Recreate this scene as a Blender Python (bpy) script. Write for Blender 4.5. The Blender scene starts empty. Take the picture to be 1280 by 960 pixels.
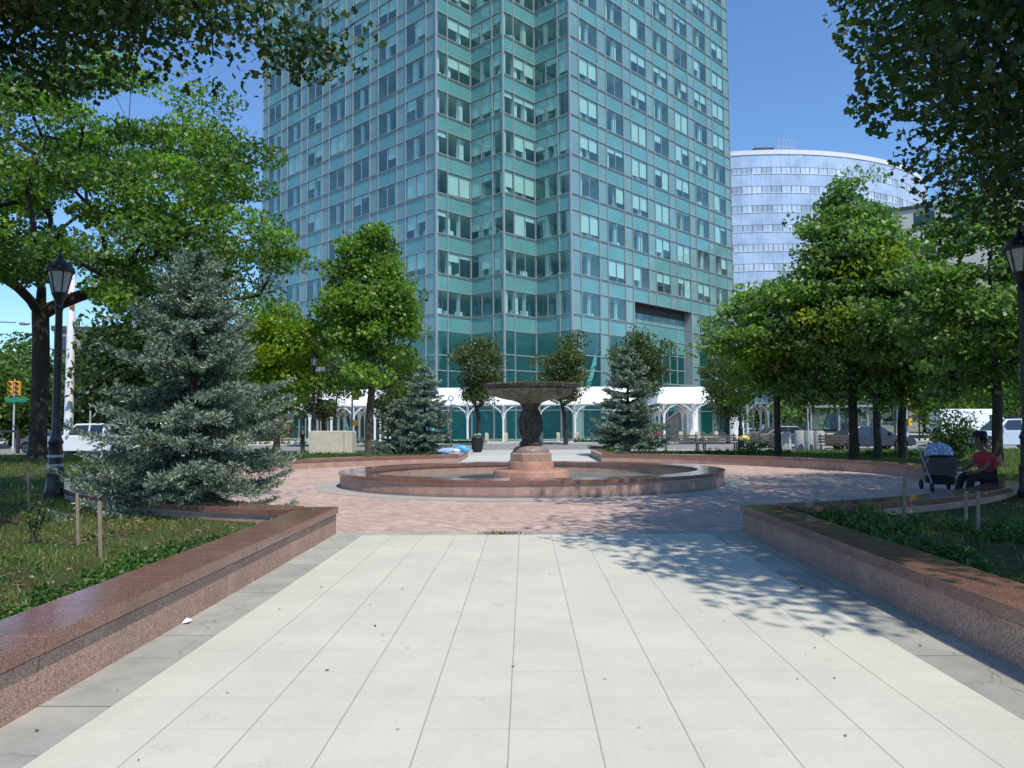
import bpy, bmesh, math, random
import numpy as np
from mathutils import Vector, Matrix, Quaternion
random.seed(7); RNG=np.random.default_rng(7)
PI=math.pi; R=math.radians; sin=math.sin; cos=math.cos
scene=bpy.context.scene; COL=scene.collection
# ------------------------------------------------------------ camera and light
CAMZ=1.6; F=940.0
cd=bpy.data.cameras.new('camera'); cam=bpy.data.objects.new('camera',cd); COL.objects.link(cam)
cd.sensor_width=36; cd.lens=F/1280*36; cd.clip_start=.05; cd.clip_end=3000
CM=(Matrix.Rotation(R(.975),3,'Z')@Matrix.Rotation(R(93.05),3,'X')@Matrix.Rotation(R(-.4),3,'Z'))
cam.matrix_world=Matrix.Translation((0,0,CAMZ))@CM.to_4x4(); scene.camera=cam
def ray(px,py): return CM@Vector(((px-640)/F,-(py-480)/F,-1))
def G(px,py,z=0):
    d=ray(px,py); t=(z-CAMZ)/d.z; return (d.x*t,d.y*t)
SUN=Vector((.5*cos(R(57)),-.866*cos(R(57)),sin(R(57)))).normalized()
sl=bpy.data.lights.new('sun','SUN'); sl.energy=3.9; sl.angle=R(.53); sl.color=(1,.935,.83)
so=bpy.data.objects.new('sun',sl); COL.objects.link(so); so.rotation_euler=SUN.to_track_quat('Z','Y').to_euler()
W=bpy.data.worlds.new('World'); scene.world=W; W.use_nodes=True
nt=W.node_tree; sky=nt.nodes.new('ShaderNodeTexSky'); sky.sky_type='NISHITA'; sky.sun_disc=False
sky.sun_elevation=R(57); sky.sun_rotation=R(150); sky.altitude=100; sky.air_density=1.0; sky.dust_density=.1; sky.ozone_density=4.5
bg=nt.nodes['Background']; gr=nt.nodes.new('ShaderNodeMix'); gr.data_type='RGBA'; gr.blend_type='MULTIPLY'; gr.inputs[0].default_value=1; gr.inputs[7].default_value=(.93,1.13,1.30,1)   # white balance of the sky
nt.links.new(sky.outputs[0],gr.inputs[6]); nt.links.new(gr.outputs[2],bg.inputs[0]); bg.inputs[1].default_value=.14
scene.view_settings.view_transform='Standard'; scene.view_settings.look='None'; scene.view_settings.gamma=1
scene.view_settings.exposure=0.12
scene.cycles.max_bounces=8; scene.cycles.transparent_max_bounces=16; scene.cycles.transmission_bounces=4
scene.cycles.diffuse_bounces=3; scene.cycles.glossy_bounces=3; scene.cycles.caustics_reflective=False; scene.cycles.caustics_refractive=False
# ------------------------------------------------------------ object helpers
def tag(o,label=None,cat=None,group=None,kind=None):
    if label: o['label']=label
    if cat: o['category']=cat
    if group: o['group']=group
    if kind: o['kind']=kind
    return o
def empty(name,loc,label,cat,group=None,rz=0):
    o=bpy.data.objects.new(name,None); COL.objects.link(o); o.location=loc; o.rotation_euler=(0,0,rz); o.empty_display_size=.1
    return tag(o,label,cat,group)
def link(name,me,parent=None):
    o=bpy.data.objects.new(name,me); COL.objects.link(o)
    if parent is not None: o.parent=parent
    return o
def copy_tree(o,parent=None):
    c=o.copy(); COL.objects.link(c); c.parent=parent
    for ch in o.children: copy_tree(ch,c)
    return c
class MB:
    def __init__(s,off=(0,0,0)): s.v=[];s.f=[];s.m=[];s.cur=0;s.off=Vector(off)
    def add(s,vs,fs):
        b=len(s.v); s.v.extend([tuple(Vector(x)-s.off) for x in vs])
        for f in fs: s.f.append([b+i for i in f]); s.m.append(s.cur)
        return s
    def quad(s,a,b,c,d): return s.add([a,b,c,d],[(0,1,2,3)])
    def box(s,x0,x1,y0,y1,z0,z1):
        return s.add([(x0,y0,z0),(x1,y0,z0),(x1,y1,z0),(x0,y1,z0),(x0,y0,z1),(x1,y0,z1),(x1,y1,z1),(x0,y1,z1)],
            [(0,3,2,1),(4,5,6,7),(0,1,5,4),(1,2,6,5),(2,3,7,6),(3,0,4,7)])
    def prism(s,poly,z0,z1):
        n=len(poly); vs=[(p[0],p[1],z0) for p in poly]+[(p[0],p[1],z1) for p in poly]
        return s.add(vs,[tuple(range(n))[::-1],tuple(range(n,2*n))]+[(i,(i+1)%n,(i+1)%n+n,i+n) for i in range(n)])
    def bar(s,p0,p1,w,h=None,up=(0,0,1)):
        h=h or w; p0=Vector(p0);p1=Vector(p1); d=(p1-p0).normalized(); up=Vector(up)
        if abs(d.dot(up))>.98: up=Vector((0,1,0))
        a=d.cross(up).normalized()*w/2; b=a.cross(d).normalized()*h/2
        vs=[p+i*a+j*b for p in (p0,p1) for i,j in ((-1,-1),(1,-1),(1,1),(-1,1))]
        return s.add(vs,[(0,1,2,3),(7,6,5,4),(0,4,5,1),(1,5,6,2),(2,6,7,3),(3,7,4,0)])
    def tube(s,pts,rad,n=8,cap=True):
        pts=[Vector(p) for p in pts]
        if not hasattr(rad,'__len__'): rad=[rad]*len(pts)
        vs=[];fs=[];a0=None
        for i,p in enumerate(pts):
            d=(pts[min(i+1,len(pts)-1)]-pts[max(i-1,0)]).normalized()
            if a0 is None: a=d.orthogonal().normalized()
            else: a=(a0-d*a0.dot(d)).normalized()
            a0=a; b=d.cross(a)
            vs+=[p+(a*cos(2*PI*k/n)+b*sin(2*PI*k/n))*rad[i] for k in range(n)]
        for i in range(len(pts)-1):
            for k in range(n):
                k2=(k+1)%n; fs.append((i*n+k,i*n+k2,(i+1)*n+k2,(i+1)*n+k))
        if cap: fs+=[tuple(range(n))[::-1],tuple((len(pts)-1)*n+k for k in range(n))]
        return s.add(vs,fs)
    def lathe(s,prof,n=24,c=(0,0,0),rot=0,cap=True):
        vs=[];fs=[];m=len(prof)
        for r,z in prof: vs+=[(c[0]+r*cos(2*PI*k/n+rot),c[1]+r*sin(2*PI*k/n+rot),c[2]+z) for k in range(n)]
        for i in range(m-1):
            for k in range(n):
                k2=(k+1)%n; fs.append((i*n+k,i*n+k2,(i+1)*n+k2,(i+1)*n+k))
        if cap: fs+=[tuple(range(n))[::-1],tuple((m-1)*n+k for k in range(n))]
        return s.add(vs,fs)
    def sphere(s,c,r,n=10,sc=(1,1,1)):
        vs=[(c[0],c[1],c[2]-r*sc[2])];fs=[];h=max(4,n//2)
        for i in range(1,h):
            t=-PI/2+PI*i/h
            vs+=[(c[0]+r*sc[0]*cos(t)*cos(2*PI*k/n),c[1]+r*sc[1]*cos(t)*sin(2*PI*k/n),c[2]+r*sc[2]*sin(t)) for k in range(n)]
        vs.append((c[0],c[1],c[2]+r*sc[2])); L=len(vs)-1
        for k in range(n):
            k2=(k+1)%n; fs.append((0,1+k2,1+k)); fs.append((L,L-n+k,L-n+k2))
            for i in range(h-2): fs.append((1+i*n+k,1+i*n+k2,1+(i+1)*n+k2,1+(i+1)*n+k))
        return s.add(vs,fs)
    def prof(s,pts,w,taper=0.,zref=0.,x=0):
        """side profile in xz extruded across y, half width w(z)"""
        n=len(pts); hw=lambda z:w-taper*(z-zref)
        vs=[(p[0]+x,-hw(p[1]),p[1]) for p in pts]+[(p[0]+x,hw(p[1]),p[1]) for p in pts]
        return s.add(vs,[tuple(range(n)),tuple(range(n,2*n))[::-1]]+[(i,i+n,(i+1)%n+n,(i+1)%n) for i in range(n)])
    def build(s,name,mats,parent=None,smooth=None,bevel=0):
        me=bpy.data.meshes.new(name); me.from_pydata([tuple(v) for v in s.v],[],s.f)
        if not isinstance(mats,(list,tuple)): mats=[mats]
        for m in mats: me.materials.append(m)
        if len(mats)>1: me.polygons.foreach_set('material_index',s.m)
        if smooth is not None:
            me.polygons.foreach_set('use_smooth',[True]*len(me.polygons)); me.set_sharp_from_angle(angle=R(smooth))
        me.update(); o=link(name,me,parent)
        if bevel:
            b=o.modifiers.new('bevel','BEVEL'); b.width=bevel; b.segments=2; b.limit_method='ANGLE'; b.angle_limit=R(40)
        return o
# ------------------------------------------------------------ materials
class NM:
    def __init__(s,name):
        s.m=bpy.data.materials.new(name); s.m.use_nodes=True; s.t=s.m.node_tree; s.b=s.t.nodes['Principled BSDF']; s.out=s.t.nodes['Material Output']
    def n(s,typ,**kw):
        nd=s.t.nodes.new('ShaderNode'+typ)
        for k,v in kw.items():
            if k.startswith('_'): setattr(nd,k[1:],v)
            else: nd.inputs[k.replace('__',' ')].default_value=v
        return nd
    def l(s,a,b): s.t.links.new(a,b)
    def coord(s,kind='Object',scale=None,rot=None):
        c=s.n('TexCoord'); o=c.outputs[kind]
        if scale or rot:
            mp=s.n('Mapping'); s.l(o,mp.inputs[0])
            if scale: mp.inputs['Scale'].default_value=scale
            if rot: mp.inputs['Rotation'].default_value=rot
            o=mp.outputs[0]
        return o
    def noise(s,co,scale,detail=4,rough=.6):
        n=s.n('TexNoise',Scale=scale,Detail=detail,Roughness=rough); s.l(co,n.inputs['Vector']); return n.outputs[0]
    def ramp(s,fac,stops):
        r=s.n('ValToRGB'); s.l(fac,r.inputs[0]); e=r.color_ramp.elements
        while len(e)<len(stops): e.new(.5)
        for i,(p,c) in enumerate(stops): e[i].position=p; e[i].color=(*c,1)
        return r.outputs[0]
    def mix(s,a,b,fac=.5,mode='MIX'):
        x=s.n('Mix',_data_type='RGBA',_blend_type=mode); 
        for v,i in ((fac,0),(a,6),(b,7)):
            if hasattr(v,'links'): s.l(v,x.inputs[i])
            else: x.inputs[i].default_value=v if i==0 else (*v,1)
        return x.outputs[2]
    def bump(s,h,strength=.3,dist=.01):
        b=s.n('Bump',Strength=strength,Distance=dist); s.l(h,b.inputs['Height']); s.l(b.outputs[0],s.b.inputs['Normal']); return b
def flat(name,col,rough=.6,metal=0,spec=None,var=.12,nscale=3,bump=0):
    m=NM(name); co=m.coord(); nz=m.noise(co,nscale,5)
    c=m.ramp(nz,[(.3,tuple(x*(1-var) for x in col)),(.7,tuple(min(1,x*(1+var)) for x in col))])
    m.l(c,m.b.inputs['Base Color']); m.b.inputs['Roughness'].default_value=rough; m.b.inputs['Metallic'].default_value=metal
    if spec is not None: m.b.inputs['Specular IOR Level'].default_value=spec
    if bump: m.bump(m.noise(co,nscale*12,4),bump,.01)
    return m.m
def granite(name,c0,c1,c2,rough,bump=.1,stain=.3):
    m=NM(name); co=m.coord(); sp=m.n('TexVoronoi',Scale=150.); m.l(co,sp.inputs['Vector'])
    c=m.ramp(sp.outputs['Color'],[(.15,c0),(.5,c1),(.85,c2)])
    big=m.ramp(m.noise(co,1.7,7,.65),[(.3,(1-stain,)*3),(.65,(1.05,)*3)])
    stk=m.ramp(m.noise(m.coord('Object',scale=(5,5,.5)),2.2,6,.7),[(.30,(.74,.72,.70)),(.46,(1,1,1))])
    m.l(m.mix(m.mix(c,big,1.,'MULTIPLY'),stk,.8,'MULTIPLY'),m.b.inputs['Base Color'])
    rr=m.n('MapRange'); m.l(m.noise(co,6,5),rr.inputs[0]); rr.inputs[1].default_value=.3; rr.inputs[2].default_value=.7; rr.inputs[3].default_value=rough*.7; rr.inputs[4].default_value=rough*1.4
    m.l(rr.outputs[0],m.b.inputs['Roughness']); m.bump(m.noise(co,90,3),bump,.004)
    return m.m
M={}
M['granite']=granite('pink_granite',(.24,.125,.09),(.475,.29,.225),(.62,.45,.37),.62,.3,.30)
M['granite_pol']=granite('polished_red_granite',(.13,.058,.045),(.25,.12,.092),(.37,.21,.17),.14,.06,.25)
M['granite_orange']=granite('orange_granite',(.32,.14,.09),(.52,.27,.19),(.60,.38,.29),.5,.25,.35)
M['granite_gray']=granite('bush_hammered_granite',(.12,.08,.07),(.3,.22,.2),(.42,.33,.31),.55,.25,.3)
M['mortar']=flat('mortar',(.70,.60,.55),.9)
def concrete():
    m=NM('concrete_paving'); co=m.coord(); P_=.4565
    def mt(op,a,b=None,c=None):
        x=m.n('Math',_operation=op)
        for i,v in enumerate((a,b,c)):
            if v is None: continue
            if hasattr(v,'links'): m.l(v,x.inputs[i])
            else: x.inputs[i].default_value=v
        return x.outputs[0]
    sx=m.n('SeparateXYZ'); m.l(co,sx.inputs[0]); wob=m.noise(co,.8,3); wb=mt('MULTIPLY_ADD',wob,.016,-.008); edge=mt('MULTIPLY_ADD',m.noise(co,25,4,.7),.003,-.0015)
    def line(c,off,w,wv):
        t=mt('ADD',mt('ADD',c,-off+50*P_),mt('ADD',wv,edge)); d=mt('PINGPONG',t,P_/2); return t,mt('SUBTRACT',1.,mt('SMOOTH_MIN',mt('DIVIDE',d,w),1.,.3))
    tx,lx=line(sx.outputs[0],-.095,.0055,mt('MULTIPLY',wb,.6)); ty,ly=line(sx.outputs[1],4.03,.0045,wb)
    lx=mt('MAXIMUM',lx,0.); ly=mt('MULTIPLY',mt('MAXIMUM',ly,0.),mt('MULTIPLY_ADD',m.noise(co,1.6,3),1.5,-.42)); ly=mt('MAXIMUM',ly,0.)
    jt=mt('MINIMUM',mt('ADD',lx,ly),1.)
    cell=m.n('CombineXYZ'); m.l(mt('FLOOR',mt('DIVIDE',tx,P_)),cell.inputs[0]); m.l(mt('FLOOR',mt('DIVIDE',ty,P_)),cell.inputs[1])
    wn=m.n('TexWhiteNoise'); m.l(cell.outputs[0],wn.inputs['Vector']); tone=m.ramp(wn.outputs['Value'],[(0,(.615,.595,.50)),(1,(.64,.62,.52))])
    n1=m.ramp(m.noise(co,1.0,8,.7),[(.3,(.88,.88,.88)),(.68,(1.03,1.03,1.02))])
    n2=m.ramp(m.noise(co,60,4,.7),[(.3,(.93,.93,.93)),(.7,(1.03,1.03,1.03))])
    st=m.ramp(m.noise(co,2.6,9,.82),[(.27,(.74,.72,.68)),(.42,(1,1,1))])
    c=m.mix(m.mix(m.mix(tone,n1,1.,'MULTIPLY'),n2,1.,'MULTIPLY'),st,1.,'MULTIPLY')
    vg=m.n('TexVoronoi',Scale=2.3,Randomness=1.); m.l(co,vg.inputs['Vector']); gum=m.ramp(vg.outputs['Distance'],[(.028,(.62,.61,.58)),(.04,(1,1,1))]); c=m.mix(c,gum,1.,'MULTIPLY')
    c=m.mix(c,(.24,.22,.18),mt('MULTIPLY',jt,.9))
    m.l(c,m.b.inputs['Base Color']); m.b.inputs['Roughness'].default_value=.85; m.b.inputs['Specular IOR Level'].default_value=.25
    m.bump(mt('SUBTRACT',m.noise(co,140,4,.7),jt),.35,.004); return m.m
M['concrete']=concrete()
def bluestone():
    m=NM('bluestone'); co=m.coord(); b=m.n('TexBrick',Scale=1.); b.offset=0.37
    sx=m.n('SeparateXYZ'); m.l(co,sx.inputs[0]); cx=m.n('CombineXYZ'); m.l(sx.outputs[1],cx.inputs[0]); m.l(sx.outputs[0],cx.inputs[1]); m.l(cx.outputs[0],b.inputs['Vector'])
    b.inputs['Brick Width'].default_value=1.45; b.inputs['Row Height'].default_value=3.; b.inputs['Mortar Size'].default_value=.006
    b.inputs['Color1'].default_value=(.335,.335,.30,1); b.inputs['Color2'].default_value=(.44,.435,.39,1); b.inputs['Mortar'].default_value=(.12,.11,.09,1)
    n1=m.ramp(m.noise(co,2.2,8,.7),[(.3,(.72,.74,.74)),(.7,(1.12,1.1,1.06))])
    cr=m.n('TexVoronoi',_feature='DISTANCE_TO_EDGE',Scale=1.1)
    w=m.n('TexNoise',Scale=3.,Detail=5.); m.l(co,w.inputs['Vector']); wv=m.n('VectorMath',_operation='MULTIPLY_ADD'); m.l(w.outputs['Color'],wv.inputs[0]); wv.inputs[1].default_value=(.35,.35,0); m.l(co,wv.inputs[2]); m.l(wv.outputs[0],cr.inputs['Vector'])
    ck=m.ramp(cr.outputs[0],[(.0,(.62,.6,.57)),(.006,(1,1,1))])
    c=m.mix(m.mix(b.outputs['Color'],n1,1.,'MULTIPLY'),ck,1.,'MULTIPLY')
    m.l(c,m.b.inputs['Base Color']); m.b.inputs['Roughness'].default_value=.7; m.bump(m.noise(co,30,6,.7),.25,.01); return m.m
M['bluestone']=bluestone()
def pavers():
    m=NM('brick_pavers'); co=m.coord('Object',rot=(0,0,R(45)))
    def br(c,w,h):
        b=m.n('TexBrick',Scale=1.); m.l(c,b.inputs['Vector']); b.inputs['Brick Width'].default_value=w; b.inputs['Row Height'].default_value=h; b.inputs['Mortar Size'].default_value=.006
        b.inputs['Color1'].default_value=(.47,.315,.26,1); b.inputs['Color2'].default_value=(.64,.485,.41,1); b.inputs['Mortar'].default_value=(.42,.35,.30,1); return b
    b=br(co,.2,.1)
    big=m.ramp(m.noise(m.coord(),.8,8,.7),[(.3,(.78,.79,.80)),(.7,(1.1,1.08,1.06))])
    c=m.mix(b.outputs['Color'],big,1.,'MULTIPLY'); m.l(c,m.b.inputs['Base Color']); m.b.inputs['Roughness'].default_value=.85
    m.b.inputs['Specular IOR Level'].default_value=.25
    iv=m.n('Math',_operation='MULTIPLY'); m.l(b.outputs['Fac'],iv.inputs[0]); iv.inputs[1].default_value=-1; m.bump(iv.outputs[0],.5,.006); return m.m
M['pavers']=pavers()
def soil(name,dark,light,green,scale=1.2,g=.5):
    m=NM(name); co=m.coord(); a=m.ramp(m.noise(co,scale*9,8,.75),[(.3,dark),(.7,light)])
    f=m.ramp(m.noise(co,scale,6,.7),[(g-.08,(0,0,0)),(g+.08,(1,1,1))])
    c=m.mix(a,green,f); m.l(c,m.b.inputs['Base Color']); m.b.inputs['Roughness'].default_value=.95; m.b.inputs['Specular IOR Level'].default_value=.1
    m.bump(m.noise(co,scale*20,8,.8),.8,.04); return m.m
M['soil']=soil('planting_soil',(.045,.034,.022),(.13,.10,.06),(.07,.105,.035),1.1,.47)
M['lawn']=soil('lawn_soil',(.07,.075,.03),(.14,.13,.06),(.07,.12,.03),.6,.45)
M['ground']=soil('far_ground',(.12,.12,.10),(.18,.18,.15),(.07,.11,.04),.05,.55)
M['asphalt']=flat('asphalt_road',(.25,.245,.235),.9,var=.15,nscale=.6,bump=.3)
M['sidewalk']=flat('sidewalk_concrete',(.50,.485,.44),.88,var=.12,nscale=.8,bump=.2)
M['path']=flat('far_path_paving',(.55,.55,.52),.88,var=.08,nscale=.7,bump=.2)
M['ringstone']=flat('ring_stone',(.40,.37,.33),.85,var=.1,nscale=1.5)
M['kerb']=flat('kerb_granite',(.38,.37,.35),.8)
M['paint_white']=flat('road_paint',(.72,.72,.7),.7)
M['limestone']=flat('cream_stone',(.58,.53,.42),.85,var=.12,nscale=2.5,bump=.2)
M['basin_floor']=flat('basin_floor',(.20,.205,.185),.32,var=.25,nscale=1.6,bump=.1)
M['black_iron']=flat('black_iron',(.014,.015,.017),.42,spec=.5)
M['lamp_glass']=flat('frosted_lamp_glass',(.50,.48,.45),.35)
M['white_steel']=flat('white_steel',(.80,.81,.83),.4,var=.03)
M['white_roof']=flat('white_membrane',(.84,.85,.87),.5,var=.03)
M['yellow']=flat('signal_yellow',(.80,.42,.03),.45)
M['lens_red']=flat('lens_red',(.25,.02,.02),.2); M['lens_amber']=flat('lens_amber',(.3,.14,.02),.2); M['lens_green']=flat('lens_green',(.02,.16,.10),.2)
M['sign_green']=flat('sign_green',(.01,.22,.15),.5); M['sign_blue']=flat('sign_blue',(.03,.12,.42),.5); M['sign_white']=flat('sign_white',(.75,.76,.78),.5); M['red']=flat('red_plastic',(.62,.03,.04),.45); M['orange']=flat('orange_plastic',(.8,.16,.03),.5)
M['galv']=flat('galvanised_steel',(.42,.44,.45),.45,metal=.3)
M['wood']=flat('weathered_wood',(.27,.205,.14),.85,var=.25,nscale=8)
M['darkwood']=flat('dark_slat_wood',(.05,.035,.028),.6)
M['bag_blue']=flat('blue_plastic_bag',(.08,.36,.68),.35,var=.25,nscale=9,bump=.6); M['bag_yellow']=flat('yellow_plastic_bag',(.75,.62,.16),.4,bump=.5,nscale=9)
M['paper']=flat('white_litter',(.78,.8,.84),.6)
M['tyre']=flat('tyre_rubber',(.02,.02,.02),.8); M['rim']=flat('alloy_rim',(.5,.5,.52),.3,metal=.8); M['carglass']=flat('car_glass',(.02,.03,.04),.06,spec=.8)
for k,c,me in (('car_white',(.80,.81,.82),0),('car_silver',(.55,.60,.66),.35),('car_dark',(.018,.02,.035),.2),('car_grey',(.10,.11,.12),.3)):
    m=flat(k,c,.28,me,var=.02); m.node_tree.nodes['Principled BSDF'].inputs['Coat Weight'].default_value=.25; M[k]=m
M['headlight']=flat('headlight_glass',(.7,.72,.75),.1); M['plastic_dark']=flat('dark_plastic',(.03,.03,.032),.6)
def bronze():
    m=NM('weathered_bronze'); co=m.coord(); c=m.ramp(m.noise(co,5,8,.75),[(.28,(.022,.016,.013)),(.5,(.075,.052,.038)),(.62,(.10,.13,.105)),(.78,(.22,.11,.07))])
    m.l(c,m.b.inputs['Base Color']); m.b.inputs['Roughness'].default_value=.55; m.b.inputs['Metallic'].default_value=.25; m.bump(m.noise(co,30,5,.7),.5,.02); return m.m
M['bronze']=bronze()
def bronzeg():
    m=NM('verdigris_bronze'); co=m.coord(); c=m.ramp(m.noise(co,6,8,.75),[(.3,(.055,.042,.032)),(.46,(.19,.185,.14)),(.6,(.33,.35,.28)),(.78,(.30,.14,.09))])
    m.l(c,m.b.inputs['Base Color']); m.b.inputs['Roughness'].default_value=.6; m.b.inputs['Metallic'].default_value=.15; m.bump(m.noise(co,34,5,.7),.5,.02); return m.m
M['bronze_green']=bronzeg()
def bark(name,c0,c1):
    m=NM(name); co=m.coord('Object',scale=(1,1,.25)); v=m.noise(co,14,8,.75); m.l(m.ramp(v,[(.3,c0),(.7,c1)]),m.b.inputs['Base Color']); m.b.inputs['Roughness'].default_value=.95; m.bump(v,.9,.03); return m.m
M['bark']=bark('tree_bark',(.035,.026,.02),(.13,.10,.075)); M['bark_dark']=bark('dark_bark',(.02,.016,.013),(.07,.055,.045))
def leafmat(name,cols,trans=.35,tcol=(.27,.48,.09),rough=.45,nscale=.5):
    m=NM(name); a=m.n('Attribute'); a.attribute_name='rnd'
    c=m.ramp(a.outputs['Fac'],[(i/(len(cols)-1),c) for i,c in enumerate(cols)])
    big=m.ramp(m.noise(m.coord(),nscale,3),[(.35,(.78,.82,.85)),(.65,(1.2,1.15,1.0))])
    c=m.mix(c,big,1.,'MULTIPLY'); m.l(c,m.b.inputs['Base Color']); m.b.inputs['Roughness'].default_value=rough; m.b.inputs['Specular IOR Level'].default_value=.45
    tr=m.n('BsdfTranslucent'); m.l(m.mix(c,(tcol[0]*4,tcol[1]*4,tcol[2]*4),1.,'MULTIPLY'),tr.inputs[0])
    mx=m.n('MixShader'); mx.inputs[0].default_value=trans; m.l(m.b.outputs[0],mx.inputs[1]); m.l(tr.outputs[0],mx.inputs[2]); m.l(mx.outputs[0],m.out.inputs[0]); return m.m
M['leaf_mid']=leafmat('green_leaves',[(.05,.10,.022),(.10,.175,.038),(.18,.25,.07)],.35)
M['leaf_dark']=leafmat('dark_oak_leaves',[(.026,.052,.018),(.045,.082,.026),(.075,.12,.04)],.28,(.3,.5,.08))
M['leaf_bright']=leafmat('bright_green_leaves',[(.10,.175,.025),(.18,.28,.04),(.29,.38,.09)],.42,(.31,.5,.10))
M['leaf_yellow']=leafmat('yellow_green_leaves',[(.14,.22,.018),(.24,.31,.025),(.34,.36,.04)],.40,(.38,.48,.08))
M['leaf_cool']=leafmat('cool_green_leaves',[(.09,.15,.045),(.175,.25,.085),(.31,.39,.18)],.40,(.28,.48,.13),.38)
M['leaf_pear']=leafmat('dull_pear_leaves',[(.045,.075,.025),(.08,.12,.035),(.14,.16,.06)],.25,(.35,.45,.1))
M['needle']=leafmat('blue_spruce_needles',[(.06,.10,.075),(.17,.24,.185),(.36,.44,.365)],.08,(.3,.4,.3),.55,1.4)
M['grass']=leafmat('grass_blades',[(.05,.10,.018),(.12,.17,.04),(.34,.33,.15)],.35,(.45,.5,.08),.6,.8)
M['litter']=leafmat('dead_leaf_litter',[(.10,.06,.03),(.22,.15,.08),(.36,.29,.18)],.1,(.4,.3,.1),.8)
M['cover']=leafmat('ground_cover_leaves',[(.035,.085,.02),(.065,.14,.03),(.12,.20,.05)],.3,(.3,.5,.1),.5,1.2)
# glass for the tower
def towerglass(name,tint,gl,ior,rough=.015,diffuse_fill=(.10,.32,.33),fa=.10):
    m=NM(name); m.t.nodes.remove(m.b)
    tr=m.n('BsdfTransparent'); tr.inputs[0].default_value=(*tint,1); g=m.n('BsdfGlossy'); g.inputs[0].default_value=(*gl,1); g.inputs['Roughness'].default_value=rough
    lw=m.n('LayerWeight',Blend=.5); pw=m.n('Math',_operation='POWER'); m.l(lw.outputs['Facing'],pw.inputs[0]); pw.inputs[1].default_value=4.
    fr=m.n('Math',_operation='MULTIPLY_ADD'); m.l(pw.outputs[0],fr.inputs[0]); r0=((ior-1)/(ior+1))**2; fr.inputs[1].default_value=1-r0; fr.inputs[2].default_value=r0; nz=m.noise(m.coord(),.35,2); b=m.n('Bump',Strength=.12,Distance=.3); m.l(nz,b.inputs['Height']); m.l(b.outputs[0],g.inputs['Normal'])
    df=m.n('BsdfDiffuse'); df.inputs[0].default_value=(*diffuse_fill,1); m0=m.n('MixShader'); m0.inputs[0].default_value=fa; m.l(tr.outputs[0],m0.inputs[1]); m.l(df.outputs[0],m0.inputs[2])  # diffuse colour share lifts dark panes, standing in for room brightness
    mx=m.n('MixShader'); m.l(fr.outputs[0],mx.inputs[0]); m.l(m0.outputs[0],mx.inputs[1]); m.l(g.outputs[0],mx.inputs[2]); m.l(mx.outputs[0],m.out.inputs[0]); return m.m
M['tglass']=towerglass('teal_vision_glass',(.74,.96,.92),(.72,1.,.97),2.1)
M['lobbyglass']=towerglass('lobby_glass',(.50,.88,.88),(.8,.95,.95),1.7,.015,(.02,.30,.32),.12)
M['clearglass']=towerglass('clear_glass',(.86,.93,.92),(.9,.95,.95),1.5,.015,(.5,.6,.6),.04)
def spandrel(name,col,var=.1,ior=1.9,rough=.08):
    m=NM(name); co=m.coord(); c=m.ramp(m.noise(co,.25,3),[(.35,tuple(x*(1-var) for x in col)),(.65,tuple(x*(1+var) for x in col))])
    m.l(c,m.b.inputs['Base Color']); m.b.inputs['Roughness'].default_value=rough; m.b.inputs['IOR'].default_value=ior; m.bump(m.noise(co,.5,2),.06,.3); return m.m
M['spandrel']=spandrel('teal_spandrel_glass',(.125,.325,.31))
M['spandrel2']=spandrel('grey_teal_spandrel_glass',(.18,.33,.32))
M['mullion']=flat('aluminium_mullion',(.33,.37,.37),.4,metal=.2,var=.05)
M['blind']=flat('roller_blind',(.86,.88,.84),.8,var=.04); M['interior']=flat('interior_wall',(.55,.55,.52),.9); M['ceiling']=flat('interior_ceiling',(.7,.7,.66),.9)
M['dark']=flat('dark_soffit',(.035,.032,.035),.6)
M['cglass']=spandrel('blue_white_glass',(.46,.56,.72),.18,2.2,.04); M['cwin']=spandrel('pale_strip_window',(.56,.66,.78),.2,2.0,.05); M['cwin2']=spandrel('dim_strip_window',(.36,.46,.56),.2,2.0,.05); M['cglass_grey']=spandrel('grey_green_glass',(.17,.23,.25),.15,1.8,.06)
M['pale_wall']=flat('pale_render_wall',(.55,.54,.50),.9); M['brown_wall']=flat('brown_brick_wall',(.20,.13,.10),.9); M['grey_wall']=flat('grey_wall',(.28,.28,.28),.9); M['roof_dark']=flat('dark_roof',(.06,.06,.065),.8)
M['skin']=flat('brown_skin',(.16,.085,.055),.55); M['shirt']=flat('red_shirt',(.45,.02,.045),.85); M['black_cloth']=flat('black_cloth',(.012,.012,.014),.9)
# ------------------------------------------------------------ vegetation
def poly_mesh(name,co,k,mat,parent,rnd=None,stuff=False):
    """co: (n,k,3) array of k-gons"""
    n=len(co); me=bpy.data.meshes.new(name); me.vertices.add(n*k); me.vertices.foreach_set('co',co.reshape(-1).astype(np.float32))
    me.loops.add(n*k); me.loops.foreach_set('vertex_index',np.arange(n*k,dtype=np.int32)); me.polygons.add(n)
    me.polygons.foreach_set('loop_start',np.arange(0,n*k,k,dtype=np.int32)); me.update(calc_edges=True)
    at=me.attributes.new('rnd','FLOAT','FACE'); at.data.foreach_set('value',(RNG.random(n) if rnd is None else rnd).astype(np.float32))
    me.materials.append(mat); me.validate(); return link(name,me,parent)
LEAF={'oval':np.array([(0,-.5,0),(.3,0,.07),(0,.5,0),(-.3,0,.07)]),
 'oak':np.array([(0,-.5,0),(.17,-.22,.03),(.42,-.18,.07),(.2,.05,.02),(.33,.32,.06),(0,.5,0),(-.33,.32,.06),(-.2,.05,.02),(-.42,-.18,.07),(-.17,-.22,.03)]),
 'star':np.array([(0,-.5,0),(.35,-.3,.06),(.2,0,0),(.45,.25,.08),(0,.5,0),(-.45,.25,.08),(-.2,0,0),(-.35,-.3,.06)])}
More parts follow.
